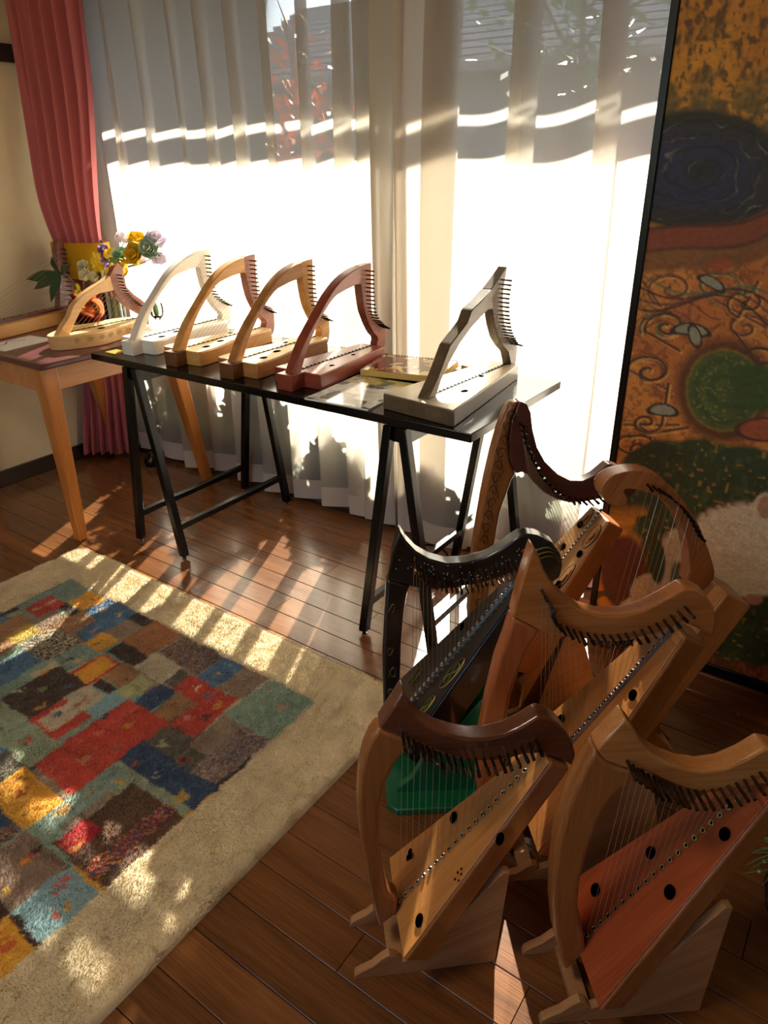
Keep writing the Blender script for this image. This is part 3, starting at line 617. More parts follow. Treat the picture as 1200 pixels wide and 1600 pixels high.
# wool tufts
nt_ = 360000
tx = RX0 + .002 + (RX1 - RX0 - .004) * rng.random(nt_); ty = -.05 + (RY1 - .002 + .05) * rng.random(nt_)
th, te_ = rug_height(tx, ty); ok = te_ > .001; tx, ty, th = tx[ok], ty[ok], th[ok]; nt_ = len(tx)
tc_ = rug_color(tx, ty, 6)
a = rng.random(nt_) * 2 * math.pi; fl = 1.2 * (vnoise(tx, ty, .05, 41) - .5) * 6.28; ln = .002 + .004 * rng.random(nt_)
wv = .0005 + .0005 * rng.random(nt_); dx, dy = np.cos(a) * wv, np.sin(a) * wv
edge = np.clip(1 - te_[ok] / .02, 0, 1)
ox = np.cos(fl) * .004 + .005 * (rng.random(nt_) - .5); oy = np.sin(fl) * .004 + .005 * (rng.random(nt_) - .5) + np.where(ty > RY1 - .02, .006, 0)
b0 = np.stack([tx - dx, ty - dy, th * .8], 1); b1 = np.stack([tx + dx, ty + dy, th * .8], 1)
t1 = np.stack([tx + ox + dx * .7, ty + oy + dy * .7, th + ln], 1); t0 = np.stack([tx + ox - dx * .7, ty + oy - dy * .7, th + ln], 1)
V = np.stack([b0, b1, t1, t0], 1).reshape(-1, 3) - ro
me = bpy.data.meshes.new('pile'); me.vertices.add(len(V)); me.vertices.foreach_set('co', V.ravel().astype(np.float32))
me.loops.add(len(V)); me.loops.foreach_set('vertex_index', np.arange(len(V), dtype=np.int32)); me.polygons.add(nt_); me.polygons.foreach_set('loop_start', (np.arange(nt_) * 4).astype(np.int32))
me.update(calc_edges=True); set_col(me, np.repeat(tc_, 4, 0))
pile = mesh_obj('pile', me, bpy.data.materials['rug_wool'], rug); pile['kind'] = 'stuff'
# ================================================================== black trestle table
TZ = .742
tt = thing('trestle_table', 'glossy black tabletop carrying the row of harps', 'table', (-1.54, 1.725, TZ - .024))
G().box((-.765, -.275, 0), (.765, .275, .024)).build('board', M['black'], tt, bevel=.002)
def trestle(label, x0):
    t = thing('trestle', label, 'trestle', (x0, 1.752, 0), group=None)
    top = TZ - .024
    G().box((-.035, -.285, top - .05), (.035, .285, top)).build('beam', M['blackmetal'], t, bevel=.002)
    for sy in (-1, 1):
        for sx in (-1, 1):
            y0 = sy * .285; a = .012
            b0, b1 = sx * .128, sx * .022
            g = G().hexa([(b0 - .013, y0 - .014, .014), (b0 + .013, y0 - .014, .014), (b0 + .013, y0 + .014, .014), (b0 - .013, y0 + .014, .014)],
                         [(b1 - .013, y0 - .014, top - .004), (b1 + .013, y0 - .014, top - .004), (b1 + .013, y0 + .014, top - .004), (b1 - .013, y0 + .014, top - .004)])
            lg = g.build('leg', M['blackmetal'], t, bevel=.002)
            G().lathe([(0, 0), (.009, 0), (.009, .004), (.004, .006), (.004, .016), (0, .016)], 12, (b0, y0, 0)).build('foot_glide', M['chrome'], lg)
    for sx in (-1, 1):
        z = .125; f = z / top; x = sx * (.128 * (1 - f) + .022 * f)
        G().box((x - .011, -.272, z - .011), (x + .011, .272, z + .011)).build('stretcher', M['blackmetal'], t, bevel=.0015)
    return t
trestle('black metal trestle under the white harp end of the black table', -2.105)
trestle('black metal trestle under the grey angular harp end of the black table', -1.005)

# ================================================================== brown table in the corner
LZ = .715
lt = thing('side_table', 'orange wood table with a burgundy top in the corner', 'table', (-2.765, 1.65, 0))
G().box((-.365, -.34, LZ - .022), (.365, .295, LZ)).build('top', M['burgundy'], lt, bevel=.005, seg=3)
for lo, hi, ax_ in [((-.32, -.325, .605), (.33, -.305, .693), 0), ((-.32, .255, .605), (.33, .275, .693), 0), ((.315, -.31, .605), (.335, .26, .693), 1), ((-.34, -.31, .605), (-.32, .26, .693), 1)]:
    G().box(lo, hi).build('apron', M['apronwood'], lt, bevel=.002)
for sx, sy in ((-1, -1), (1, -1), (1, 1), (-1, 1)):
    tx_, ty_ = (.305 if sx > 0 else -.31), (-.295 if sy < 0 else .25)
    bx_, by_ = (.318 if sx > 0 else -.35), (-.308 if sy < 0 else .36)
    q = lambda x, y, r, z: [(x - r, y - r, z), (x + r, y - r, z), (x + r, y + r, z), (x - r, y + r, z)]
    G().hexa(q(bx_, by_, .019, 0), q(tx_, ty_, .032, .693)).build('leg', M['orangewood'], lt, bevel=.004)

# ================================================================== harps that stand on the tables
def pin_mesh(name, length, r, mat, flat=False):
    g = G().tube([(0, .004, 0), (0, -length * .62, 0)], r, 8)
    g.box((-r * .72, -length, -r * 1.05), (r * .72, -length * .6, r * 1.05))
    me = g.build(name, mat).data; o = bpy.data.objects[name] if name in bpy.data.objects else None
    for ob in list(bpy.data.objects):
        if ob.data is me: bpy.data.objects.remove(ob)
    return me
def ring_mesh(name, r, mat):
    g = G(); n = 12; m = 6
    V = [((r + .35 * r * math.cos(b)) * math.cos(a), (r + .35 * r * math.cos(b)) * math.sin(a), .35 * r * math.sin(b)) for a in np.linspace(0, 2 * math.pi, n, endpoint=False) for b in np.linspace(0, 2 * math.pi, m, endpoint=False)]
    g.add(V, [(i * m + j, ((i + 1) % n) * m + j, ((i + 1) % n) * m + (j + 1) % m, i * m + (j + 1) % m) for i in range(n) for j in range(m)])
    g.add([(r * .8 * math.cos(a), r * .8 * math.sin(a), .0) for a in np.linspace(0, 2 * math.pi, n, endpoint=False)], [tuple(range(n))])
    me = g.build(name, mat).data; me.materials.append(M['hole']); me.polygons[len(me.polygons) - 1].material_index = 1
    for ob in list(bpy.data.objects):
        if ob.data is me: bpy.data.objects.remove(ob)
    return me
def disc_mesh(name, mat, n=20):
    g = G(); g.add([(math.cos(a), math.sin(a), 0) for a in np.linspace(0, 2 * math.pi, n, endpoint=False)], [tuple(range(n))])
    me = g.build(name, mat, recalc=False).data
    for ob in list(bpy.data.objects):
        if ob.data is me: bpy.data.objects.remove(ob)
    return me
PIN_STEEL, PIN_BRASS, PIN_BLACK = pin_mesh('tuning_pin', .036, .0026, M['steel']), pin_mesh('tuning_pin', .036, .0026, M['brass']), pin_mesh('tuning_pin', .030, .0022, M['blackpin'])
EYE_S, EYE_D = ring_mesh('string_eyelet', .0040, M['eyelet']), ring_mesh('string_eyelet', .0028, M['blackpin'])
DISC = disc_mesh('sound_hole_shade', M['hole'])  # flat dark disc laid on the board, shade of a hole without an opening
def string(parent, p, q, r=.00035, mat=None):
    return G().tube([p, q], r, 4, cap=False).build('string', mat or M['string'], parent, smooth=60)

PIL4 = [(.021, .043), (.077, .121), (.146, .186), (.216, .246), (.274, .279), (.330, .297), (.366, .303), (.367, .250), (.334, .252), (.272, .243), (.22, .226), (.144, .166), (.091, .101), (.057, .043)]
NECK4 = [(.366, .303), (.395, .307), (.424, .308), (.421, .243), (.42, .185), (.426, .153), (.448, .132), (.478, .119), (.493, .108), (.498, .085), (.495, .04), (.478, .014), (.446, .012), (.446, .048), (.452, .060), (.448, .073), (.432, .086), (.406, .121), (.384, .162), (.373, .207), (.367, .25)]
PINS4 = [(.396, .288), (.395, .24), (.397, .195), (.405, .16), (.425, .132), (.452, .112), (.480, .098)]
def spline(pts, sub=4, closed=False):
    P = [np.array(p, float) for p in pts]; n = len(P); out = []
    for i in range(n if closed else n - 1):
        g = lambda k: P[k % n] if closed else P[min(max(k, 0), n - 1)]
        p0, p1, p2, p3 = g(i - 1), g(i), g(i + 1), g(i + 2)
        for k in range(sub):
            t = k / sub; out.append(.5 * ((2 * p1) + (p2 - p0) * t + (2 * p0 - 5 * p1 + 4 * p2 - p3) * t * t + (3 * p1 - p0 - 3 * p2 + p3) * t ** 3))
    if not closed: out.append(P[-1])
    return out
def table_harp(label, loc, yaw, pil, neck, pins, npins, boxpoly, boxh, mpil, mneck, mbox, y0e, y1e, th=.034, block=None, holes=(), curved=True, pinmat=None, board=None, mblock=None):
    t = thing('table_harp', label, 'harp', loc, math.radians(yaw))
    def face(poly, cut):
        return [(p[0], p[1]) for p in poly]
    if curved:   # long edges run smoothly
        k = 7; pil = spline(pil[:k]) + spline(pil[k:])
        neck = spline(neck[:3]) + spline(neck[2:13])[1:] + spline(neck[12:])[1:]
    G().prism([(th / 2, p[0], p[1]) for p in pil], (-th, 0, 0)).build('pillar', mpil, t, bevel=.0025)
    G().prism([(th * .42, p[0], p[1]) for p in neck], (-th * .84, 0, 0)).build('neck', mneck, t, bevel=.002)
    bo = G().prism([(p[0], p[1], .0) for p in boxpoly], (0, 0, boxh)).build('soundbox', mbox, t, bevel=.003)
    if board: G().prism([(p[0] * .97, p[1], boxh) for p in boxpoly], (0, 0, .0022)).build('soundboard', board, t)
    zt = boxh + (.0022 if board else 0)
    if block: G().box((-block[0], block[1], 0), (block[0], block[2], boxh + .002)).build('pillar_foot', mblock or mpil, t, bevel=.002)
    G().box((-.0035, y0e - .008, zt), (.0035, y1e + .008, zt + .002)).build('string_bar', M['blackpin'], t)
    for hx, hy, hr in holes: inst('sound_hole_shade', DISC, bo, (hx, hy, zt + .0006), scale=(hr, hr * 1.4, 1))
    pp = poly_interp(pins, npins)
    for i in range(npins):
        inst('tuning_pin', PIN_BLACK, t, (th * .42, pp[i][0], pp[i][1]), (0, 0, R90))
        ye = y0e + (y1e - y0e) * i / (npins - 1)
        inst('string_eyelet', EYE_D, t, (0, ye, zt + .0025))
        string(t, (th * .42 + .006, pp[i][0], pp[i][1]), (0, ye, zt + .002), .0005)
    return t
def round_box(hw0, hw1, y0, y1, waist=.0):
    r = .016; P = []
    for s in (1, -1):
        seg = [(hw0 - r, y0), (hw0 - .004, y0 + .004), (hw0, y0 + r), (hw0, y0 + .05), (hw0 - waist * .6, y0 + .12), (hw1 + .004, y0 + .22), (hw1, y0 + .3), (hw1, y1 - .012), (hw1 - .01, y1)]
        if s > 0: P += [(s * a, b) for a, b in seg]
        else: P += [(s * a, b) for a, b in seg[::-1]]
    return P
white = wood('white_stained_maple', (238, 232, 220), (222, 213, 198), rot=(0, 0, R90), rough=.5, coat=.05)
oakl = wood('honey_ash', (216, 164, 92), (180, 120, 58), rot=(0, 0, R90), rough=.45); roseb = wood('rosewood_pink', (160, 96, 76), (126, 66, 52), rot=(0, 0, R90), rough=.45)
oakd = wood('brown_oak', (190, 132, 70), (140, 88, 42), rot=(0, 0, R90), rough=.45); spruce = wood('pale_spruce', (240, 208, 146), (222, 184, 118), rot=(0, 0, R90), rough=.5, coat=.1)
redw = wood('red_cherry', (150, 70, 48), (112, 46, 32), rot=(0, 0, R90), rough=.4); greyw = wood('grey_stained_oak', (108, 92, 70), (74, 60, 44), rot=(0, 0, R90), rough=.4, coat=.35)
greyb = wood('grey_pale_board', (206, 194, 164), (176, 160, 128), rot=(0, 0, R90), rough=.35, coat=.4); darkfoot = wood('dark_foot_wood', (120, 76, 42), (84, 48, 24), rot=(0, 0, R90))
BH = .046
hl = lambda s: ((.03 * s, .20, .011), (.05, .115, .011), (-.03, .31, .008))
table_harp('white painted table harp with dark pins', (-2.156, 1.499, TZ), 2, PIL4, NECK4, PINS4, 17, round_box(.088, .058, .045, .442, .012), BH, white, white, white, .085, .425, block=(.028, 0, .06), holes=hl(1), board=white)
table_harp('honey wood table harp with a rosewood neck', (-1.905, 1.478, TZ), 1.5, PIL4, NECK4, PINS4, 17, round_box(.088, .055, .045, .442, .012), BH, oakl, roseb, oakl, .085, .425, block=(.028, 0, .06), holes=hl(1), board=spruce, mblock=darkfoot)
table_harp('brown oak table harp with an oak neck beside the red harp', (-1.639, 1.472, TZ), 1, PIL4, NECK4, PINS4, 17, round_box(.088, .055, .045, .442, .012), BH, oakd, oakl, oakd, .085, .425, block=(.028, 0, .06), holes=hl(1), board=spruce, mblock=darkfoot)
b4 = [(.090, .058), (.048, .443), (-.048, .443), (-.090, .058)]
table_harp('reddish cherry table harp next to the spiral-bound book', (-1.404, 1.475, TZ), .5, PIL4, NECK4, PINS4, 19, b4, BH, redw, redw, redw, .085, .425, block=(.028, 0, .065), holes=((.05, .16, .007), (.025, .30, .006)), board=None)
PIL5 = [(.028, .044), (.074, .095), (.125, .166), (.135, .172), (.172, .193), (.205, .212), (.222, .238), (.232, .243), (.273, .258), (.32, .28), (.334, .226), (.307, .228), (.272, .215), (.226, .195), (.174, .164), (.124, .122), (.09, .085), (.066, .044)]
NECK5 = [(.32, .28), (.36, .303), (.402, .330), (.388, .268), (.392, .219), (.406, .175), (.424, .148), (.446, .135), (.479, .124), (.492, .09), (.489, .05), (.480, .016), (.462, .016), (.455, .053), (.438, .087), (.404, .111), (.372, .142), (.349, .183), (.334, .226)]
table_harp('angular grey-brown table harp at the end of the black tabletop', (-.951, 1.474, TZ), -3.5, PIL5, NECK5, [(.378, .298), (.370, .25), (.376, .205), (.392, .165), (.415, .135), (.445, .112), (.468, .104)], 21,
           [(.117, .0), (.030, .478), (-.062, .46), (-.117, .012)], .043, greyw, greyw, greyw, .09, .445, curved=False, holes=((.05, .15, .009), (.01, .30, .007)), board=greyb)
# small harp with a carved guitar-shaped body on the brown table
maple = wood('pale_beech', (222, 178, 120), (200, 150, 92), rot=(0, 0, R90), rough=.5); 
PIL0 = [(.015, .044), (.049, .08), (.082, .108), (.108, .146), (.16, .182), (.203, .199), (.251, .215), (.292, .233), (.298, .177), (.232, .175), (.188, .161), (.15, .138), (.115, .10), (.085, .065), (.069, .042)]
NECK0 = [(.292, .233), (.32, .264), (.339, .271), (.355, .262), (.359, .245), (.353, .208), (.363, .18), (.39, .149), (.422, .123), (.445, .10), (.45, .06), (.44, .02), (.415, .02), (.415, .06), (.38, .084), (.342, .111), (.316, .142), (.298, .177)]
bp0 = []
for a in np.linspace(0, 2 * math.pi, 40, endpoint=False):
    y_ = .21 - .215 * math.cos(a); w_ = (.088 - .022 * math.cos(2 * a)) * math.sin(a); w_ = math.copysign(abs(w_) ** .8 * .098 ** .2, w_) if w_ else 0; w_ *= (1 - .24 * math.exp(-((y_ - .24) / .07) ** 2)); bp0.append((w_, y_))
h0 = table_harp('small pale harp with a curvy carved body on the burgundy table', (-2.566, 1.465, LZ), 1, PIL0, NECK0, [(.325, .232), (.33, .19), (.345, .16), (.372, .13), (.4, .105)], 13, bp0[::-1], .05, maple, roseb, maple, .09, .40, curved=False, holes=((.045, .19, .012),), board=spruce, th=.03)
carv = plain('carved_gilding', (168, 140, 70), .6)
k = [i for i, p in enumerate(bp0) if p[0] > .02 and .05 < p[1] < .4]
for j in range(7):
    y_ = .06 + .045 * j; pts = []
    xx = float(np.interp(y_, [bp0[i][1] for i in k], [bp0[i][0] for i in k]))
    for a in np.linspace(0, 9, 22):
        r_ = .013 * (1 - a / 11); yy_ = y_ + r_ * math.cos(a); x2 = float(np.interp(yy_, [bp0[i][1] for i in k], [bp0[i][0] for i in k])); pts.append((x2 + .0012, yy_, .031 + r_ * .8 * math.sin(a)))
    G().tube(pts, .0011, 5).build('carved_scroll', carv, h0)

# long plank lyre by the wall
ly = thing('plank_lyre', 'long plank-bodied lyre with a dark upright and fanned strings by the wall', 'lyre', (-3.045, 1.82, LZ), math.radians(11))
G().box((-.075, -.62, 0), (.06, .09, .052)).build('soundbox', wood('lyre_oak', (214, 164, 98), (186, 132, 70), rot=(0, 0, R90), rough=.5), ly, bevel=.004)
G().box((-.02, -.62, .052), (.022, .05, .062)).build('string_bar', wood('lyre_dark', (104, 60, 52), (78, 42, 38), rot=(0, 0, R90)), ly, bevel=.001)
G().prism(spline([(-.014, -.03, .052), (-.014, .0, .15), (-.014, .02, .27), (-.014, .035, .325), (-.014, .05, .335), (-.014, .065, .325), (-.014, .075, .25), (-.014, .085, .12), (-.014, .088, .052)], 3), (.03, 0, 0)).build('upright', wood('lyre_rosewood', (128, 76, 70), (98, 54, 50), rot=(0, R90, 0)), ly, bevel=.003)
for i in range(12):
    z = .075 + .019 * i + .012; yy_ = .035 + .0 * i
    inst('tuning_pin', PIN_BLACK, ly, (.016, yy_ + .012 * (i / 12), z), (0, 0, R90))
    ye = -.10 - .042 * i
    inst('string_eyelet', EYE_S, ly, (.012, ye, .0645), (R90, 0, 0)); string(ly, (.022, yy_ + .012 * (i / 12), z), (.012, ye, .066), .0005)

# ------------------------------------------------------------------ things lying on the tables
def flat_print(name, fn, w_, d_, n=70):
    xs = np.linspace(-w_ / 2, w_ / 2, n); ys = np.linspace(-d_ / 2, d_ / 2, n); X, Y = np.meshgrid(xs, ys, indexing='ij')
    return grid_mesh(name, np.stack([X, Y, np.zeros_like(X)], -1), fn(X, Y))
def cover_a(X, Y):
    n1 = vnoise(X, Y, .05, 51); n2 = vnoise(X, Y, .018, 52); c = np.empty(X.shape + (3,)); c[:] = lin((150, 160, 158)); c[n1 > .5] = lin((206, 208, 200)); c[(n1 < .42)] = lin((96, 104, 96)); c[(n2 > .62) & (n1 < .5)] = lin((64, 70, 56)); c[(Y > .06) & (n2 > .4)] = lin((176, 160, 90)); return c * (.8 + .4 * n2)[..., None]
def cover_b(X, Y):
    u = (X * .8 + Y * .6) / .05; v = (Y * .8 - X * .6) / .034; k = vnoise(X + .1 * np.floor(u), Y, .04, 61); c = np.empty(X.shape + (3,)); c[:] = lin((54, 44, 38))
    c[(np.abs(v % 1.6 - .8) < .35) & (k > .35)] = lin((196, 156, 84)); c[(k > .62)] = lin((116, 58, 44)); c[(k < .28)] = lin((206, 176, 110)); return c
bk = thing('booklet', 'glossy grey picture booklet lying flat between the red and grey harps', 'booklet', (-1.205, 1.585, TZ), math.radians(4))
G().box((-.105, -.135, 0), (.105, .135, .004)).build('pages', M['paper'], bk)
o = mesh_obj('cover', flat_print('cover', cover_a, .21, .27), vcol('glossy_print', .12, .5), bk); o.location = (0, 0, .0045)
sb = thing('spiral_book', 'spiral-bound book with an amber and dark cover between two harps', 'book', (-1.205, 1.835, TZ + .005), math.radians(12))
G().box((-.125, -.1, 0), (.125, .1, .019)).build('pages', M['pages'], sb, bevel=.001)
o = mesh_obj('cover', flat_print('cover', cover_b, .25, .2), bpy.data.materials['glossy_print'], sb); o.location = (0, 0, .0197)
for i in range(24):
    x = -.118 + .0103 * i; G().tube([(x, .096 + .007 * math.cos(a), .0105 + .012 * math.sin(a)) for a in np.linspace(0, 2 * math.pi, 9)], .0008, 4, cap=False).build('wire_loop', M['coil'], sb)
rb = thing('wood_block', 'small pale wooden block with rounded end beside the spiral-bound book', 'block', (-1.036, 1.93, TZ), math.radians(80))
G().prism(spline([(-.04, -.015, 0), (.04, -.015, 0), (.052, -.009, 0), (.056, 0, 0), (.052, .009, 0), (.04, .015, 0), (-.04, .015, 0)], 3), (0, 0, .032)).build('body', oakl, rb, bevel=.003)
for i, (x, y_, w_, d_, rz, lab) in enumerate([(-2.79, 1.455, .15, .22, 6, 'printed leaflet with a grey drawing at the edge of the burgundy table'), (-2.745, 1.715, .13, .26, 4, 'white notebook sheet lying under the small carved harp')]):
    p = thing('paper_sheet', lab, 'paper', (x, y_, LZ), math.radians(rz)); G().box((-w_ / 2, -d_ / 2, 0), (w_ / 2, d_ / 2, .0025)).build('sheet', M['paper'], p)
    if i == 0: G().tube([(-.04 + .02 * math.sin(a * 2), -.07 + a * .03, .0028) for a in np.linspace(0, 4, 20)], .003, 4, flat=.1).build('drawing', plain('grey_ink', (120, 118, 104), .8), p)
lc = thing('lace_doily', 'white lace cloth with a toothed edge under the small carved harp', 'cloth', (-2.735, 1.80, LZ), 0)
P = [((.06 + (.006 if i % 2 else 0)) * math.cos(a), (.085 + (.006 if i % 2 else 0)) * math.sin(a), .0028) for i, a in enumerate(np.linspace(0, 2 * math.pi, 90, endpoint=False))]
G().prism(P, (0, 0, .0012)).build('cloth', M['paper'], lc)
bn = thing('gold_sticker', 'small gilt card on the corner of the black tabletop', 'card', (-2.245, 1.50, TZ), 0)
G().box((-.022, -.016, 0), (.04, .03, .0015)).build('card', plain('gilt', (196, 160, 60), .35, .4, noise=.3, nscale=90), bn)

# ------------------------------------------------------------------ vase, pot, flowers
def petal_ball(g, c, r, n, up=(0, 0, 1), open_=1.0, twist=.0):
    up = np.array(up, float); up /= np.linalg.norm(up); a_ = np.cross(up, [0.3, .9, .1]); a_ /= np.linalg.norm(a_); b_ = np.cross(up, a_)
    for k in range(n):
        ring = k / max(1, n - 1); an = k * 2.4 + twist; d = a_ * math.cos(an) + b_ * math.sin(an); s = np.cross(up, d); rr_ = r * (.2 + .8 * ring); hgt = r * (1.25 - .55 * ring * open_); wd = r * (.42 + .4 * ring)
        base = np.array(c) + d * rr_ * .15 - up * r * .5; V = []
        for i in range(5):
            f = i / 4
            for j in range(-2, 3):
                q = j / 2; bulge = rr_ * (math.sin(f * 1.9) * .75 + (f ** 4) * .3 * open_)
                V.append(base + d * bulge * (1 - .25 * q * q) + up * hgt * f * (1 - .10 * q * q) + s * wd * q * math.sin(math.pi * (.18 + .66 * f)))
        g.add(V, [(i * 5 + j, i * 5 + j + 1, (i + 1) * 5 + j + 1, (i + 1) * 5 + j) for i in range(4) for j in range(4)])
VB = np.array([-2.765, 1.895, LZ])
vase = thing('glass_vase', 'clear glass cylinder vase of cut flowers on the burgundy table', 'vase', VB)
G().lathe([(0, 0), (.040, 0), (.042, .004), (.045, .215), (.047, .222), (.0425, .222), (.040, .02), (0, .016)], 28).build('body', M['vaseglass'], vase)
G().lathe([(0, .018), (.039, .021), (.041, .11), (0, .11)], 24).build('water', thin_glass('water', (214, 232, 218)), vase)
def cut_flower(name, label, px, Y, r, mat, n, foot, group, open_=1.0, up=None, rim=None, bend=.3):
    c = at_y(*px, Y); t = thing(name, label, 'flower', VB + np.array([*foot, .022]), group=group); base = np.array(t.location)
    c = c - base; u = up if up is not None else (c * np.array([1, 1, .5]) / np.linalg.norm(c) + np.array([.15, -.35, .25]))
    f0 = np.zeros(3); rimp = np.array([c[0] * .25 - foot[0] * .6, c[1] * .25 - foot[1] * .6, .20])
    G().tube(spline([f0, rimp * np.array([.6, .6, .55]), rimp, (rimp + c) / 2, c - np.array(u) * r * .4], 3), .0022, 5).build('stem', M['stem'], t)
    g = G(); petal_ball(g, c, r, n, u, open_); b = g.build('bloom', mat, t, smooth=60, recalc=False)
    if rim:
        g = G(); petal_ball(g, c + np.array(u) * r * .12, r * .9, max(4, n // 2), u, open_, 1.2); g.build('inner_petals', rim, t, smooth=60, recalc=False)
    d = np.cross(rimp, [0, 0, 1.0]); d /= np.linalg.norm(d) + 1e-9
    for sgn in (-1, 1):
        g = G(); p = (rimp + c) / 2 if sgn > 0 else rimp * .6; q = p + d * sgn * .035 + np.array([0, 0, .02]); g.add([p, p * .5 + q * .5 + np.array([0, 0, .012]), q, p * .5 + q * .5 - np.array([0, 0, .012])], [(0, 1, 2, 3)]); g.build('leaf', M['leaf2'], t, recalc=False)
    return t
fl = 'cut flowers in the glass vase'
cut_flower('rose', 'yellow rose at the top of the bouquet', (213, 374), 1.95, .039, M['rose'], 13, (.01, .01), fl, .7)
cut_flower('rose', 'open yellow rose facing the room in the middle of the bouquet', (210, 396), 1.90, .045, M['rose'], 15, (-.012, .012), fl, .8, up=np.array([.35, -.8, .35]))
cut_flower('rose', 'drooping yellow rose low in front of the glass vase', (192, 418), 1.88, .036, M['rose'], 12, (.0, -.015), fl, .8, up=np.array([-.2, -.6, .1]))
cut_flower('rose', 'yellow rosebud beside the purple statice', (173, 397), 1.92, .033, M['rose'], 11, (.012, -.01), fl, .7)
cut_flower('lisianthus', 'pale lilac lisianthus at the very top left of the bouquet', (194, 372), 1.98, .038, M['lilac'], 9, (.02, .0), fl, .6, rim=M['lilac'])
cut_flower('lisianthus', 'lilac lisianthus with purple edges leaning towards the window', (243, 374), 1.96, .042, M['lilac'], 9, (-.02, .0), fl, .7, rim=M['lilac'])
cut_flower('lisianthus', 'lilac lisianthus hanging under the mint flower', (246, 402), 1.95, .033, M['lilac'], 8, (-.02, -.01), fl, .7, up=np.array([.7, -.3, -.2]), rim=M['lilac'])
cut_flower('lisianthus', 'half-open pale lisianthus behind the yellow rose', (221, 408), 1.95, .027, M['lilac'], 7, (-.015, -.015), fl, .6)
cut_flower('ornamental_kale', 'frilly mint and white ornamental kale in the bouquet', (232, 388), 1.92, .041, M['mint'], 14, (-.005, .02), fl, 1.2, up=np.array([.4, -.8, .3]), rim=M['cream'])
cut_flower('ornamental_kale', 'mint kale leaf rosette left of the open rose', (190, 397), 1.92, .039, M['mint'], 13, (.015, .015), fl, 1.1)
st_ = thing('statice', 'purple statice sprig on the left of the bouquet', 'flower', VB + np.array([.01, -.02, .022]), group=fl); base = np.array(st_.location)
cst = at_y(162, 397, 1.93) - base
G().tube(spline([(0, 0, 0), (-.01, 0, .18), tuple(cst * np.array([.7, .7, .85])), tuple(cst)], 3), .0018, 5).build('stem', M['stem'], st_)
g = G()
for i in range(46):
    p = cst + rng.normal(size=3) * np.array([.008, .008, .022]); petal_ball(g, p, .011, 3, rng.normal(size=3), 1.0, i)
g.build('bloom', M['purple'], st_, recalc=False)
pot = thing('copper_pot', 'round copper pot of small flowers behind the carved harp', 'pot', (-2.905, 1.85, LZ))
G().lathe([(0, 0), (.045, 0), (.05, .006), (.074, .04), (.078, .065), (.066, .095), (.05, .108), (.058, .122), (.054, .122), (.044, .106), (0, .1)], 30).build('body', M['copper'], pot)
pf = 'small flowers in the copper pot'
def sprig(name, label, px, Y, mat, kind, foot):
    base = np.array([-2.905, 1.85, LZ + .10]) + np.array([*foot, 0]); t = thing(name, label, 'flower', base, group=pf); c = at_y(*px, Y) - base
    G().tube(spline([(0, 0, 0), tuple(c * .5 + np.array([0, 0, .01])), tuple(c)], 3), .0016, 5).build('stem', M['stem'], t)
    g = G()
    if kind == 'daisy':
        for i in range(7):
            p = c + rng.normal(size=3) * np.array([.012, .006, .016])
            for k in range(8):
                an = k * math.pi / 4; d = np.array([math.cos(an), -.25, math.sin(an)]); s = np.array([-math.sin(an), 0, math.cos(an)]); g.add([p, p + d * .009 + s * .004, p + d * .016, p + d * .009 - s * .004], [(0, 1, 2, 3)])
    else: petal_ball(g, c, .030, 9, (.2, -.7, .5), 1.1)
    g.build('bloom', mat, t, recalc=False)
    return t
sprig('daisy_sprig', 'bright yellow daisy sprig against the tie-back', (146, 405), 1.87, M['daisy'], 'daisy', (.01, 0))
sprig('daisy_sprig', 'yellow daisies leaning towards the bouquet', (154, 420), 1.87, M['daisy'], 'daisy', (.02, 0))
sprig('daisy_sprig', 'low yellow daisies hanging over the copper pot rim', (124, 455), 1.79, M['daisy'], 'daisy', (-.01, -.02))
sprig('white_blossom', 'creamy white blossom at the left of the copper pot', (130, 416), 1.85, M['cream'], 'b', (-.01, .01))
sprig('white_blossom', 'cream blossom in the middle of the copper pot', (132, 430), 1.83, M['cream'], 'b', (0, -.01))
sprig('white_blossom', 'cream veined blossom at the right of the copper pot', (150, 432), 1.85, M['cream'], 'b', (.015, -.01))
lf = thing('leafy_branch', 'branch of long dark green leaves reaching over the plank lyre', 'branch', (-2.925, 1.865, LZ + .10)); base = np.array(lf.location)
hub = at_y(94, 428, 1.79) - base
G().tube(spline([(0, 0, 0), tuple(hub * .6 + np.array([0, 0, .03])), tuple(hub)], 3), .003, 6).build('stem', M['stem'], lf)
for tip, w_ in [((40, 436), .046), ((52, 452), .044), ((79, 472), .046), ((80, 402), .040), ((110, 412), .034)]:
    e = at_y(*tip, 1.74) - base; d = e - hub; L_ = np.linalg.norm(d); d /= L_; s = np.cross(d, [.3, -1, .2]); s /= np.linalg.norm(s); nrm = np.cross(d, s); g = G(); V = []
    for i in range(9):
        f = i / 8; wv_ = w_ * math.sin(math.pi * f ** .8) * .5 + .0004
        for j in (-1, 0, 1): V.append(hub + d * L_ * f + s * wv_ * j + nrm * (.004 * abs(j) - .012 * math.sin(math.pi * f)))
    g.add(V, [(i * 3 + j, i * 3 + j + 1, i * 3 + j + 4, i * 3 + j + 3) for i in range(8) for j in (0, 1)]); g.build('leaf', M['leaf'], lf, recalc=False)
wg = thing('wine_glass', 'small stemmed glass holding a dried bud near the sheer curtain', 'glass', (-2.505, 1.912, LZ))
G().lathe([(0, 0), (.026, .0), (.024, .003), (.004, .006), (.003, .035), (.012, .045), (.026, .062), (.029, .085), (.026, .108), (.025, .108), (.028, .085), (.025, .063), (.01, .047), (0, .045)], 24).build('bowl', M['vaseglass'], wg)
bd = thing('dried_bud', 'pale green dried bud standing in the small stemmed glass', 'flower', (-2.505, 1.908, LZ + .05))
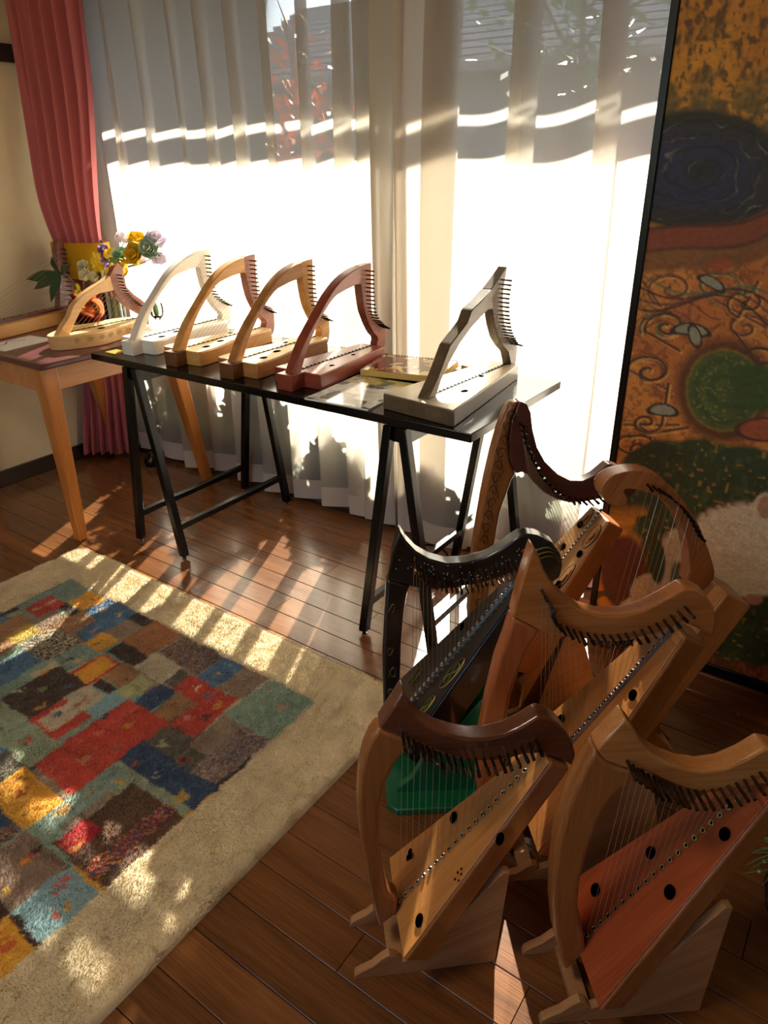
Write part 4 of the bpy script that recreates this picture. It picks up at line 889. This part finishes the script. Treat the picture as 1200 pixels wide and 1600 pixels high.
G().lathe([(0, 0), (.008, .008), (.012, .03), (.010, .05), (.004, .064), (0, .066)], 10).build('bud', M['leaf2'], bd)
for i, (x, y_) in enumerate([(-2.46, 1.87), (-2.44, 1.90), (-2.47, 1.84), (-2.43, 1.84), (-2.45, 1.93)]):
    g = G(); petal_ball(g, (0, 0, .004), .008, 4, (0, 0, 1), 1.2, i); tag(g.build('fallen_petal', plain('petal_wine', (120, 44, 50), .6) if i == 0 else bpy.data.materials['petal_wine'], recalc=False), 'fallen dark red petal beside the small stemmed glass', 'petal', 'fallen petals on the burgundy table').location = (x, y_, LZ)
# ================================================================== harps that stand on the floor
def box_woods(name, light, dark, ang, **k): return wood(name, light, dark, rot=(0, math.radians(ang), 0), **k)
def floor_harp(label, P, deg, neck, pillar, pins, s0, s1, ns, alo, ahi, wlo, whi, depth, mneck, mpil, mboard, mbox, nt=.034, pt=.036, pinme=None, holes=(), strip=None, strmat=None, soft=.004, dhi=None, cap=True, neck_smooth=True, name='lap_harp', stringfn=None, taper=.82, bow=.0):
    pl = Plane(P, deg); t = thing(name, label, 'harp', (P[0], P[1], 0), math.radians(deg))
    T3 = lambda q, n: (q[0], -n, q[1])            # local frame: x along the strings' plane, -y towards the near side
    nk = [pl.uv(*p, nt / 2) for p in neck]; pk = [pl.uv(*p, pt / 2) for p in pillar]
    G().prism([T3(q, nt / 2) for q in nk], (0, nt, 0)).build('neck', mneck, t, bevel=soft)
    if pillar: G().prism([T3(q, pt / 2) for q in pk], (0, pt, 0)).build('pillar', mpil, t, bevel=soft * 2, seg=3)
    a0, a1 = np.array(pl.uv(*s0)), np.array(pl.uv(*s1)); L_ = np.linalg.norm(a1 - a0); a = (a1 - a0) / L_; b = np.array([a[1], -a[0]])
    dl_, dh_ = depth, (dhi or depth * .8)
    def pt3(ta, n, d): q = a0 + a * ta + b * d; return (q[0], -n, q[1])
    # box: wide at the foot, narrow at the shoulder
    bx_ = G().hexa([pt3(alo, -wlo * taper, dl_), pt3(ahi, -whi * taper, dh_), pt3(ahi, whi * taper, dh_), pt3(alo, wlo * taper, dl_)],
                   [pt3(alo, -wlo, .002), pt3(ahi, -whi, .002), pt3(ahi, whi, .002), pt3(alo, wlo, .002)]).build('soundbox', mbox, t, bevel=soft * 1.5, seg=3)
    sbd = G().prism([pt3(alo + .004, -wlo * .96, .002), pt3(alo, 0, .002), pt3(alo + .004, wlo * .96, .002), pt3(ahi - .004, whi * .94, .002), pt3(ahi - .004, -whi * .94, .002)][::1],
                    np.array(pt3(0, 0, -.0025)) - np.array(pt3(0, 0, .0))).build('soundboard', mboard, t, bevel=.001)
    ang = math.atan2(a[1], a[0])
    nb = .0026                                       # board face height
    if strip:
        G().hexa([pt3(-.02, -strip[0], 0), pt3(L_ + .012, -strip[0], 0), pt3(L_ + .012, strip[0], 0), pt3(-.02, strip[0], 0)],
                 [pt3(-.02, -strip[0], -.0045), pt3(L_ + .03, -strip[0] * .2, -.0045), pt3(L_ + .03, strip[0] * .2, -.0045), pt3(-.02, strip[0], -.0045)]).build('string_band', strip[1], t); nb = .0046
    rot = (0, -ang, 0)                               # turns a flat ring onto the board
    for ta, n, r in holes: inst('sound_hole_shade', DISC, sbd, pt3(ta, n, -.0026), rot, (r, r, 1))
    pp = poly_interp([pl.uv(*p, nt / 2) for p in pins], ns)
    for i in range(ns):
        inst('tuning_pin', pinme or PIN_STEEL, t, (pp[i][0], -nt / 2, pp[i][1]), (random.uniform(-.06, .1), random.uniform(0, 3), 0))
        ta = L_ * i / (ns - 1); e = pt3(ta, 0, -nb)
        inst('string_eyelet', EYE_S, t, e, rot)
        sm = strmat(i) if strmat else None
        string(t, (pp[i][0], -nt / 2 - .008, pp[i][1]), pt3(ta, 0, -nb + .001), .0004, sm)
    return dict(t=t, pl=pl, a0=a0, a=a, b=b, L=L_, depth=dl_, alo=alo, pt3=pt3, board=sbd, box=bx_)
def harp_stand(label, h, tip, right, gap, top_t, mat=None, edge=None, hump=1.0):
    """two plywood cheeks notched for the foot of the harp, tied by a crossbar"""
    pl = h['pl']; t = thing('harp_stand', label, 'stand', tuple(h['t'].location), math.radians(pl.deg)); mat = mat or M['ply']; th = .015
    q = lambda ta, d: tuple(h['a0'] + h['a'] * ta + h['b'] * d)
    d = h['depth'] + .003; n0 = q(h['alo'] - .003, d); n1 = q(h['alo'] - .003, d * .45); n2 = q(top_t, d)
    hz = min(.058 * hump, n1[1])
    prof = [(tip, 0), (tip + .003, .012), (tip + .014, .020), (tip + .034, .031 * hump), (tip + .052, .05 * hump), (tip + .064, hz), (tip + .076, .052 * hump), (n0[0] - .045, .034 * hump), (n0[0] - .012, min(.045 * hump, n0[1] - .004)), (n0[0] - .001, n0[1] - .002), n2, (n2[0] + .012, n2[1] - .003), (right, 0)]
    for s in (-1, 1):
        y0 = -s * gap / 2
        pn = G().prism([(x, y0 - th / 2, z) for x, z in prof], (0, th, 0)).build('cheek', mat, t, bevel=.0012)
        for x in (right - .03, right - .055): inst('screw', DISC2, pn, (x, -gap / 2 - th / 2 - .0004, .022), (R90, 0, 0), (.0022, .0022, 1)) if s > 0 else None
    G().box((right - .075, -gap / 2 + th / 2, .012), (right - .03, gap / 2 - th / 2, .03)).build('crossbar', mat, t)
    G().box((n0[0] - .07, -gap / 2 + th / 2, .006), (n0[0] - .04, gap / 2 - th / 2, .02)).build('crossbar', mat, t)
    return t
DISC2 = disc_mesh('screw', M['brass'], 10)

walnut = wood('walnut_neck', (112, 62, 40), (74, 38, 24), rough=.28, coat=.7); maplep = wood('maple_pillar', (164, 104, 56), (124, 72, 34), rot=(0, R90, 0), rough=.35, coat=.3)
cedarb = box_woods('golden_board', (200, 140, 76), (166, 106, 52), 54, rough=.4, coat=.25); boxw = box_woods('honey_box', (178, 116, 60), (142, 82, 38), 54, rough=.4, coat=.25)
# ---- E: near harp with a dark walnut neck
E_ = floor_harp('lap harp with a dark walnut neck and honey body', (-.553, .6465), 42,
    [(592, 1138), (612, 1108), (630, 1080), (641, 1111), (657, 1128), (683, 1143), (709, 1151), (736, 1155.5), (764, 1154.5), (790, 1148), (812, 1138), (842, 1119), (858, 1122), (872, 1130), (886, 1146), (895, 1163), (900, 1181), (894, 1197), (873, 1186), (847, 1178), (820, 1179), (795, 1186), (770, 1190), (742, 1190), (708, 1184), (674, 1172), (655, 1162), (640, 1157)],
    [(592, 1138), (578, 1156), (568, 1180), (561, 1212), (558.5, 1257), (562, 1307), (570, 1360), (580, 1410), (592, 1452), (606, 1440), (622, 1428), (622, 1405), (607, 1398), (598, 1360), (593, 1310), (594, 1267), (602, 1230), (617, 1197), (638, 1170), (655, 1163), (640, 1157)],
    [(628, 1145), (645, 1156), (662, 1165), (684, 1175), (706, 1182), (730, 1186), (752, 1186), (774, 1183), (800, 1174), (820, 1164), (837, 1156)],
    (625, 1408), (821, 1205), 20, -.016, .418, .103, .026, .062, walnut, maplep, cedarb, boxw, holes=[(.181, -.046, .0105), (.27, .066, .0105), (.045, .066, .0115), (.044, -.060, .006), (.052, -.067, .006), (.054, -.056, .006)], dhi=.046)
for ta, n in [(.15, .058), (.16, .052), (.158, .066), (.167, .06), (.17, .052)]: inst('sound_hole_shade', DISC, E_['board'], E_['pt3'](ta, n, -.0026), (0, -math.atan2(E_['a'][1], E_['a'][0]), 0), (.0022, .0022, 1))
harp_stand('plywood stand holding the harp with the dark walnut neck', E_, .0, .262, .10, .20)
# ---- F: near harp with a reddish board
ashn = wood('ash_neck', (198, 138, 80), (158, 98, 50), rough=.3, coat=.6, fine=1.4); ashp = wood('ash_pillar', (172, 112, 60), (130, 76, 36), rot=(0, R90, 0), rough=.35, fine=1.4)
redb = box_woods('cedar_red_board', (176, 88, 46), (140, 60, 30), 56, rough=.42, fine=1.5); ashbox = box_woods('ash_box', (178, 116, 66), (134, 80, 42), 56, rough=.4, fine=1.2)
F_ = floor_harp('lap harp with a pale ash neck and reddish cedar soundboard on a plywood stand', (-.249, .778), 39.5,
    [(932, 1172), (950, 1152), (978, 1123), (992, 1140), (1000, 1157), (1017, 1177), (1040, 1191), (1067, 1201), (1100, 1206), (1133, 1202), (1167, 1187), (1197, 1169), (1215, 1172), (1232, 1186), (1243, 1205), (1246, 1226), (1238, 1242), (1215, 1232), (1190, 1226), (1160, 1232), (1130, 1238), (1100, 1240), (1075, 1234), (1048, 1224), (1022, 1212), (1003, 1203), (976, 1201), (946, 1190)],
    [(932, 1172), (915, 1196), (898, 1230), (886, 1262), (872, 1313), (865, 1367), (863, 1417), (867, 1460), (876, 1495), (885, 1520), (900, 1505), (918, 1490), (912, 1455), (904, 1420), (907, 1383), (915, 1347), (924, 1316), (936, 1284), (954, 1253), (974, 1232), (996, 1222), (1010, 1209), (976, 1201), (946, 1190)],
    [(980, 1189), (1000, 1204), (1027, 1221), (1060, 1233), (1095, 1236), (1130, 1231), (1160, 1220), (1187, 1207)],
    (918, 1461), (1154, 1250), 20, -.03, .43, .110, .032, .066, ashn, ashp, redb, ashbox, holes=[(.186, -.033, .0105), (.051, -.052, .0115), (.187, .04, .0115), (.32, .028, .0105)], dhi=.05)
harp_stand('plywood stand with knots holding the harp with the reddish soundboard', F_, .0, .283, .12, .225)
# ---- D: taller all-oak harp behind them
oakn = wood('oak_neck', (182, 116, 62), (142, 84, 42), rough=.3, coat=.7); oakp = wood('oak_pillar', (180, 104, 56), (146, 76, 38), rot=(0, R90, 0), rough=.35)
oakb = box_woods('oak_board', (190, 126, 66), (154, 94, 46), 58, rough=.38, coat=.25); oakx = box_woods('oak_box', (170, 110, 56), (130, 78, 36), 58, rough=.36, coat=.3); bandw = wood('band_walnut', (120, 88, 80), (92, 64, 58), rough=.5)
D_ = floor_harp('taller oak harp with a dark string band between the black and walnut-necked harps', (-.386, 1.024), 40,
    [(801, 964), (812, 920), (833, 853), (842, 868), (850, 890), (866, 919), (887, 940), (910, 954), (940, 962), (973, 962.5), (1007, 954), (1040, 937), (1070, 919), (1088, 920), (1102, 928), (1115, 948), (1120, 968), (1114, 998), (1095, 985), (1067, 972), (1047, 981), (1013, 994), (980, 1002), (947, 1003), (913, 999), (877, 996), (845, 987)],
    [(801, 964), (790, 1000), (777, 1034), (762, 1092), (751, 1150), (746, 1215), (752, 1280), (770, 1325), (792, 1340), (806, 1325), (800, 1290), (788, 1230), (788, 1165), (793, 1120), (800, 1085), (808, 1062), (817, 1038), (829, 1010), (845, 987)],
    [(846, 922), (858, 942), (861, 962), (876, 976), (900, 986), (925, 991), (955, 993), (985, 989), (1010, 981), (1035, 970), (1055, 958), (1070, 948)],
    (845, 1212), (1034, 1001), 24, -.075, .285 + .135, .135, .034, .075, oakn, oakp, oakb, oakx, strip=(.009, bandw), holes=[(.146 + .125, .040, .011), (-.002 + .125, .052, .011), (-.02 + .12, -.062, .012)], dhi=.058, name='oak_harp')
harp_stand('plywood stand under the taller oak harp', D_, -.06, .285, .13, .19, hump=.8)
# ---- C: black painted harp on a green stand
blk = plain('black_paint', (16, 17, 19), .26, coat=.5, noise=.2); blk2 = plain('black_paint_board', (30, 32, 36), .38, coat=.15, noise=.2)
C_ = floor_harp('black harp with gold painted creatures on a green stand', (-.62, 1.12), 38,
    [(604, 905), (612, 868), (624, 829), (634, 845), (650, 862), (671, 874), (698, 881.5), (728, 880), (758, 872), (782, 859), (800, 846), (812, 838), (826, 835), (840, 837), (863, 849), (876, 867), (879.5, 885), (875, 903), (862, 911), (845, 902), (822, 893), (800, 895), (770, 906), (740, 913.5), (710, 919), (680, 922), (659, 920.5), (643, 917)],
    [(604, 905), (600.5, 960), (597.5, 1020), (599, 1104), (612, 1160), (640, 1190), (668, 1205), (672, 1185), (645, 1150), (630, 1110), (625, 1062), (627, 1008), (631, 960), (637, 927), (643, 917)],
    [(646, 880), (656, 893), (672, 904), (692, 911), (715, 913), (740, 909), (765, 901), (788, 893), (803, 884)],
    (645.5, 1093.5), (800, 915), 23, -.05, .40, .118, .03, .085, blk, blk, blk2, blk, pinme=PIN_BRASS, strip=(.010, blk2), holes=[(.2, -.045, .010)], dhi=.06, name='painted_harp')
gold = plain('gold_paint', (196, 160, 70), .45, .5); olive = plain('olive_paint', (120, 128, 56), .6); oran = plain('orange_paint', (196, 90, 40), .6)
pl = C_['pl']; nf = .0172
def on_neck(px, pts, r, mat, nm='painted_motif', off=nf):
    c = pl.uv(*px, off); return G().tube([(c[0] + x, -off - .0003, c[1] + z) for x, z in pts], r, 4, flat=.15).build(nm, mat, C_['t'])
STAR = disc_mesh('painted_star', plain('star_paint', (220, 216, 200), .6), 6)
for i in range(60):
    f = random.random(); x = 618 + 230 * f; y = float(np.interp(x, [618, 650, 700, 760, 810, 850], [880, 885, 897, 890, 868, 860])) + random.uniform(-14, 14); c = pl.uv(x, y, nf)
    inst('painted_star', STAR, C_['t'], (c[0], -nf - .0006, c[1]), (R90, 0, 0), (.0011, .0011, 1))
for k, (w0, m_) in enumerate(((.006, olive), (.0045, gold), (.003, olive))):
    on_neck((842, 862 + 3 * k), [(.0 + .016 * a + .004 * k, .010 - .006 * k - .010 * (a - 1) ** 2 * (1.0 if a > 1 else .3)) for a in np.linspace(-.6, 2.6, 16)], w0 * .6, m_, 'painted_wing')
on_neck((820, 861), [(.006 * math.cos(a), .004 * math.sin(a)) for a in np.linspace(0, 6.28, 10)], .003, oran, 'painted_head')
for j, (px_, m_) in enumerate([((612, 950), gold), ((611, 1018), gold), ((612, 1050), olive), ((613, 1083), olive)]):
    s_ = 1 + .3 * (j > 1)
    on_neck(px_, [(s_ * .008 * math.cos(a * 1.3 + j) * (1 - .06 * a), s_ * .010 * math.sin(a * 1.9)) for a in np.linspace(0, 6, 18)], .0011 + .0012 * (j > 1), m_, 'painted_beast', .018)
bt = C_['pt3']
for i in range(18):
    ta = .02 + i * .019; G().tube([bt(ta + .006 * math.cos(a) * .6, .0155 + .004 * math.sin(a * 2) + .002 * math.cos(a), -.0032) for a in np.linspace(0, 5, 10)], .0007, 4, flat=.3).build('painted_vine', gold, C_['board'])
for (ta, n_, s_) in [(.14, .055, 1.0), (.045, .065, .7), (.02, -.06, .6)]:
    G().tube([bt(ta + s_ * .045 * math.cos(a), n_ + s_ * .016 * math.sin(a), -.003) for a in np.linspace(0, 6.28, 20)], .0011, 4, flat=.3).build('painted_medallion', gold, C_['board'])
    G().tube([bt(ta + s_ * .028 * math.cos(a), n_ + s_ * .009 * math.sin(2 * a), -.003) for a in np.linspace(0, 6.28, 20)], .0016, 4, flat=.3).build('painted_medallion', olive, C_['board'])
gs = thing('harp_stand', 'green painted wooden stand under the black harp', 'stand', tuple(C_['t'].location), math.radians(38))
q = lambda ta, d: C_['a0'] + C_['a'] * ta + C_['b'] * d
n0, n2 = q(-.053, .089), q(.20, .089)
u0, z0 = pl.uv(612, 1243, .095)
for s in (-1, 1):
    G().prism([(x, -s * .055 - .009, z) for x, z in [(-.13, .012), (-.13, .03), (n0[0] - .05, .06), (n0[0] - .004, n0[1] + .02), (n0[0] - .001, n0[1] - .003), (n2[0], n2[1] - .003), (n2[0] + .012, n2[1] - .01), (n2[0] + .01, .012)]], (0, .018, 0)).build('cheek', M['green'], gs, bevel=.002)
G().prism([(-.155, -.095, 0), (-.135, -.115, 0), (n2[0] + .02, -.115, 0), (n2[0] + .02, .10, 0), (-.135, .10, 0), (-.155, .08, 0)], (0, 0, .018)).build('base_board', M['green'], gs, bevel=.003)
# ---- A: carved harp at the back
carw = wood('carved_pillar_wood', (158, 98, 46), (112, 64, 28), rot=(0, R90, 0), rough=.4, coat=.3); dkn = wood('dark_burgundy_neck', (92, 46, 40), (66, 30, 28), rough=.35, coat=.3)
artb = box_woods('inlaid_board', (196, 146, 92), (160, 112, 64), 53, rough=.45); artx = box_woods('carved_box', (184, 116, 60), (150, 86, 42), 53, rough=.4)
A_ = floor_harp('tall harp with a dark neck and inked leaf carvings on pillar and soundboard', (-.53, 1.5), 45,
    [(812, 627), (800, 655), (795, 690), (797, 720), (807, 741), (816, 738), (825, 742), (835, 755), (850, 770), (870, 781), (890, 786), (912, 785), (937, 780), (960, 778), (985, 778), (995, 768), (992, 752), (980, 737), (967, 729), (952, 725), (930, 743.5), (912, 752), (892, 752), (872, 742), (852, 722), (840, 700), (833, 672), (830, 645), (824, 632)],
    [(812, 627), (797, 632), (788, 650), (780, 672), (770, 707), (760, 750), (752, 792), (745, 832), (740, 865), (735, 925), (733, 957), (737, 1010), (760, 1060), (800, 1085), (818, 1078), (800, 1050), (772, 1000), (763, 945), (768, 890), (773, 852), (778, 825), (783, 800), (793, 772), (800, 752), (807, 741), (797, 720), (795, 690), (800, 655)],
    [(812, 662), (818, 690), (828, 714), (842, 740), (860, 760), (885, 776), (910, 780), (935, 776)],
    (850, 912), (940, 798), 22, -.20, .225, .115, .045, .075, dkn, carw, artb, artx, pinme=PIN_STEEL, holes=[(.10, -.028, .010), (.12, .04, .010), (.03, .05, .011), (.17, -.03, .010)], name='carved_harp', nt=.032, pt=.034, dhi=.06)
ink = plain('ink_line', (40, 26, 18), .7); red_i = plain('red_inlay', (150, 60, 40), .6)
pl = A_['pl']
for i in range(16):
    y = 650 + 19.5 * i; x = float(np.interp(y, [650, 707, 792, 865, 957], [799, 783, 766, 754, 747])); c = pl.uv(x, y, .0172); s_ = 1 if i % 2 else -1
    G().tube([(c[0] + s_ * .011 * (1 - a / 9) * math.cos(a), -.0174, c[1] + .016 * (1 - a / 9) * math.sin(a)) for a in np.linspace(0, 7.5, 22)], .0016, 4, flat=.3).build('carved_scroll', ink, A_['t'])
    G().tube([(c[0] - s_ * .008 + .004 * math.sin(a * 2), -.0174, c[1] - .02 + .012 * a) for a in np.linspace(0, 3, 12)], .0013, 4, flat=.3).build('carved_leaf', ink, A_['t'])
bt = A_['pt3']
for ta, n_, rx_, ry_ in [(.19, -.03, .03, .018), (.075, -.05, .04, .024), (.17, .035, .035, .017), (.05, .052, .045, .014), (-.05, .05, .03, .02), (-.03, -.06, .035, .02)]:
    for k in (1.0, .62, .3): G().tube([bt(ta + rx_ * k * math.cos(a), n_ + ry_ * k * math.sin(a) * (1 if k == 1 else math.cos(a * .5)), -.0028) for a in np.linspace(0, 6.3, 22)], .0012, 4, flat=.3).build('inlaid_line', ink if k != .62 else red_i, A_['board'])
harp_stand('pale plywood stand under the carved harp', A_, -.13, .13, .12, -.02)
# ---- B: arched harp with a scroll
arcw = wood('arched_oak', (176, 112, 66), (132, 76, 40), rot=(0, 1.1, 0), rough=.35, coat=.3, fine=1.3); bxw = box_woods('arched_box', (186, 126, 70), (150, 94, 48), 65, rough=.38)
B_ = floor_harp('small arched harp with a scrolled neck in front of the painted screen', (-.30, 1.40), 42,
    spline([(939, 768), (943, 756), (953, 746), (975, 738), (1005, 736), (1035, 748), (1061, 774), (1084, 804), (1102, 845), (1114, 880), (1116, 905), (1095, 925), (1074, 912), (1078, 894), (1076, 860), (1067, 826), (1050, 796), (1028, 777), (1005, 768), (983, 764), (975, 768), (981, 778), (978, 789), (964, 792), (948, 785)], 2, True),
    [], [(1011, 757), (1030, 764), (1048, 776), (1064, 792), (1078, 812), (1090, 836)], (905, 1150), (1078, 950), 14, -.03, .49, .095, .052, .085, arcw, arcw, bxw, bxw, pinme=PIN_BLACK, strmat=lambda i: M['redstring'] if i in (3, 10) else (M['whitestring'] if i in (2, 6, 9) else M['string']), name='arched_harp', nt=.04, dhi=.08, taper=.95, soft=.003)
harp_stand('plywood stand hidden behind the oak harp, under the arched harp', B_, -.14, .16, .11, .12, hump=.7)

# ================================================================== small things on the floor
tag(G().lathe([(0, 0), (.003, .001), (.0042, .004), (.003, .007), (0, .008)], 10).build('red_bead', plain('bead_red', (206, 50, 50), .4)), 'tiny red bead lying on the floorboards below the painted screen', 'bead').location = tuple(at_z(1153, 1118, 0))
p = at_z(264, 716, 0)
cat = thing('black_ornament', 'small black ornament with a gold mark under the sheer curtain', 'ornament', (p[0], p[1] - .10, 0))
G().lathe([(0, 0), (.035, 0), (.04, .02), (.03, .05), (.018, .06), (0, .062)], 16).build('body', M['blackmetal'], cat)
G().tube([(.02, -.028, .03), (.028, -.026, .036), (.03, -.022, .042)], .004, 5).build('gold_mark', gold, cat)
p = at_z(688, 862, 0)
loop = [(p[0] + .07 * math.cos(a), 1.985 + .03 * math.sin(a), .006 + .035 * max(0, math.sin(a))) for a in np.linspace(0, 2 * math.pi, 24)]
tag(G().tube(loop, .005, 6, cap=False).build('black_cable', M['blackpin']), 'black cable loop on the floor behind the right trestle', 'cable')
p = at_z(1225, 1420, 0)
pt_ = thing('potted_plant', 'low plant with fine green blades and white buds at the edge of the floor', 'plant', (p[0], p[1], 0))
G().lathe([(0, 0), (.035, 0), (.045, .05), (.047, .055), (.04, .052), (0, .045)], 18).build('pot', plain('dark_pot', (34, 40, 36), .5), pt_)
g = G(); g2 = G()
for i in range(60):
    a = rng.random() * 6.28; r_ = .05 + .06 * rng.random(); h_ = .05 + .07 * rng.random()
    P = spline([(0.01 * math.cos(a), .01 * math.sin(a), .045), (.5 * r_ * math.cos(a), .5 * r_ * math.sin(a), .045 + h_), (r_ * math.cos(a), r_ * math.sin(a), .05 + h_ * .7)], 4); g.tube(P, [.0012] * (len(P) - 1) + [.0004], 4)
    if i % 3 == 0: g2.lathe([(0, 0), (.003, .002), (.003, .005), (0, .007)], 6, tuple(P[-1]))
f = g.build('blades', M['leaf2'], pt_); f['kind'] = 'stuff'
f = g2.build('buds', M['paper'], pt_); f['kind'] = 'stuff'
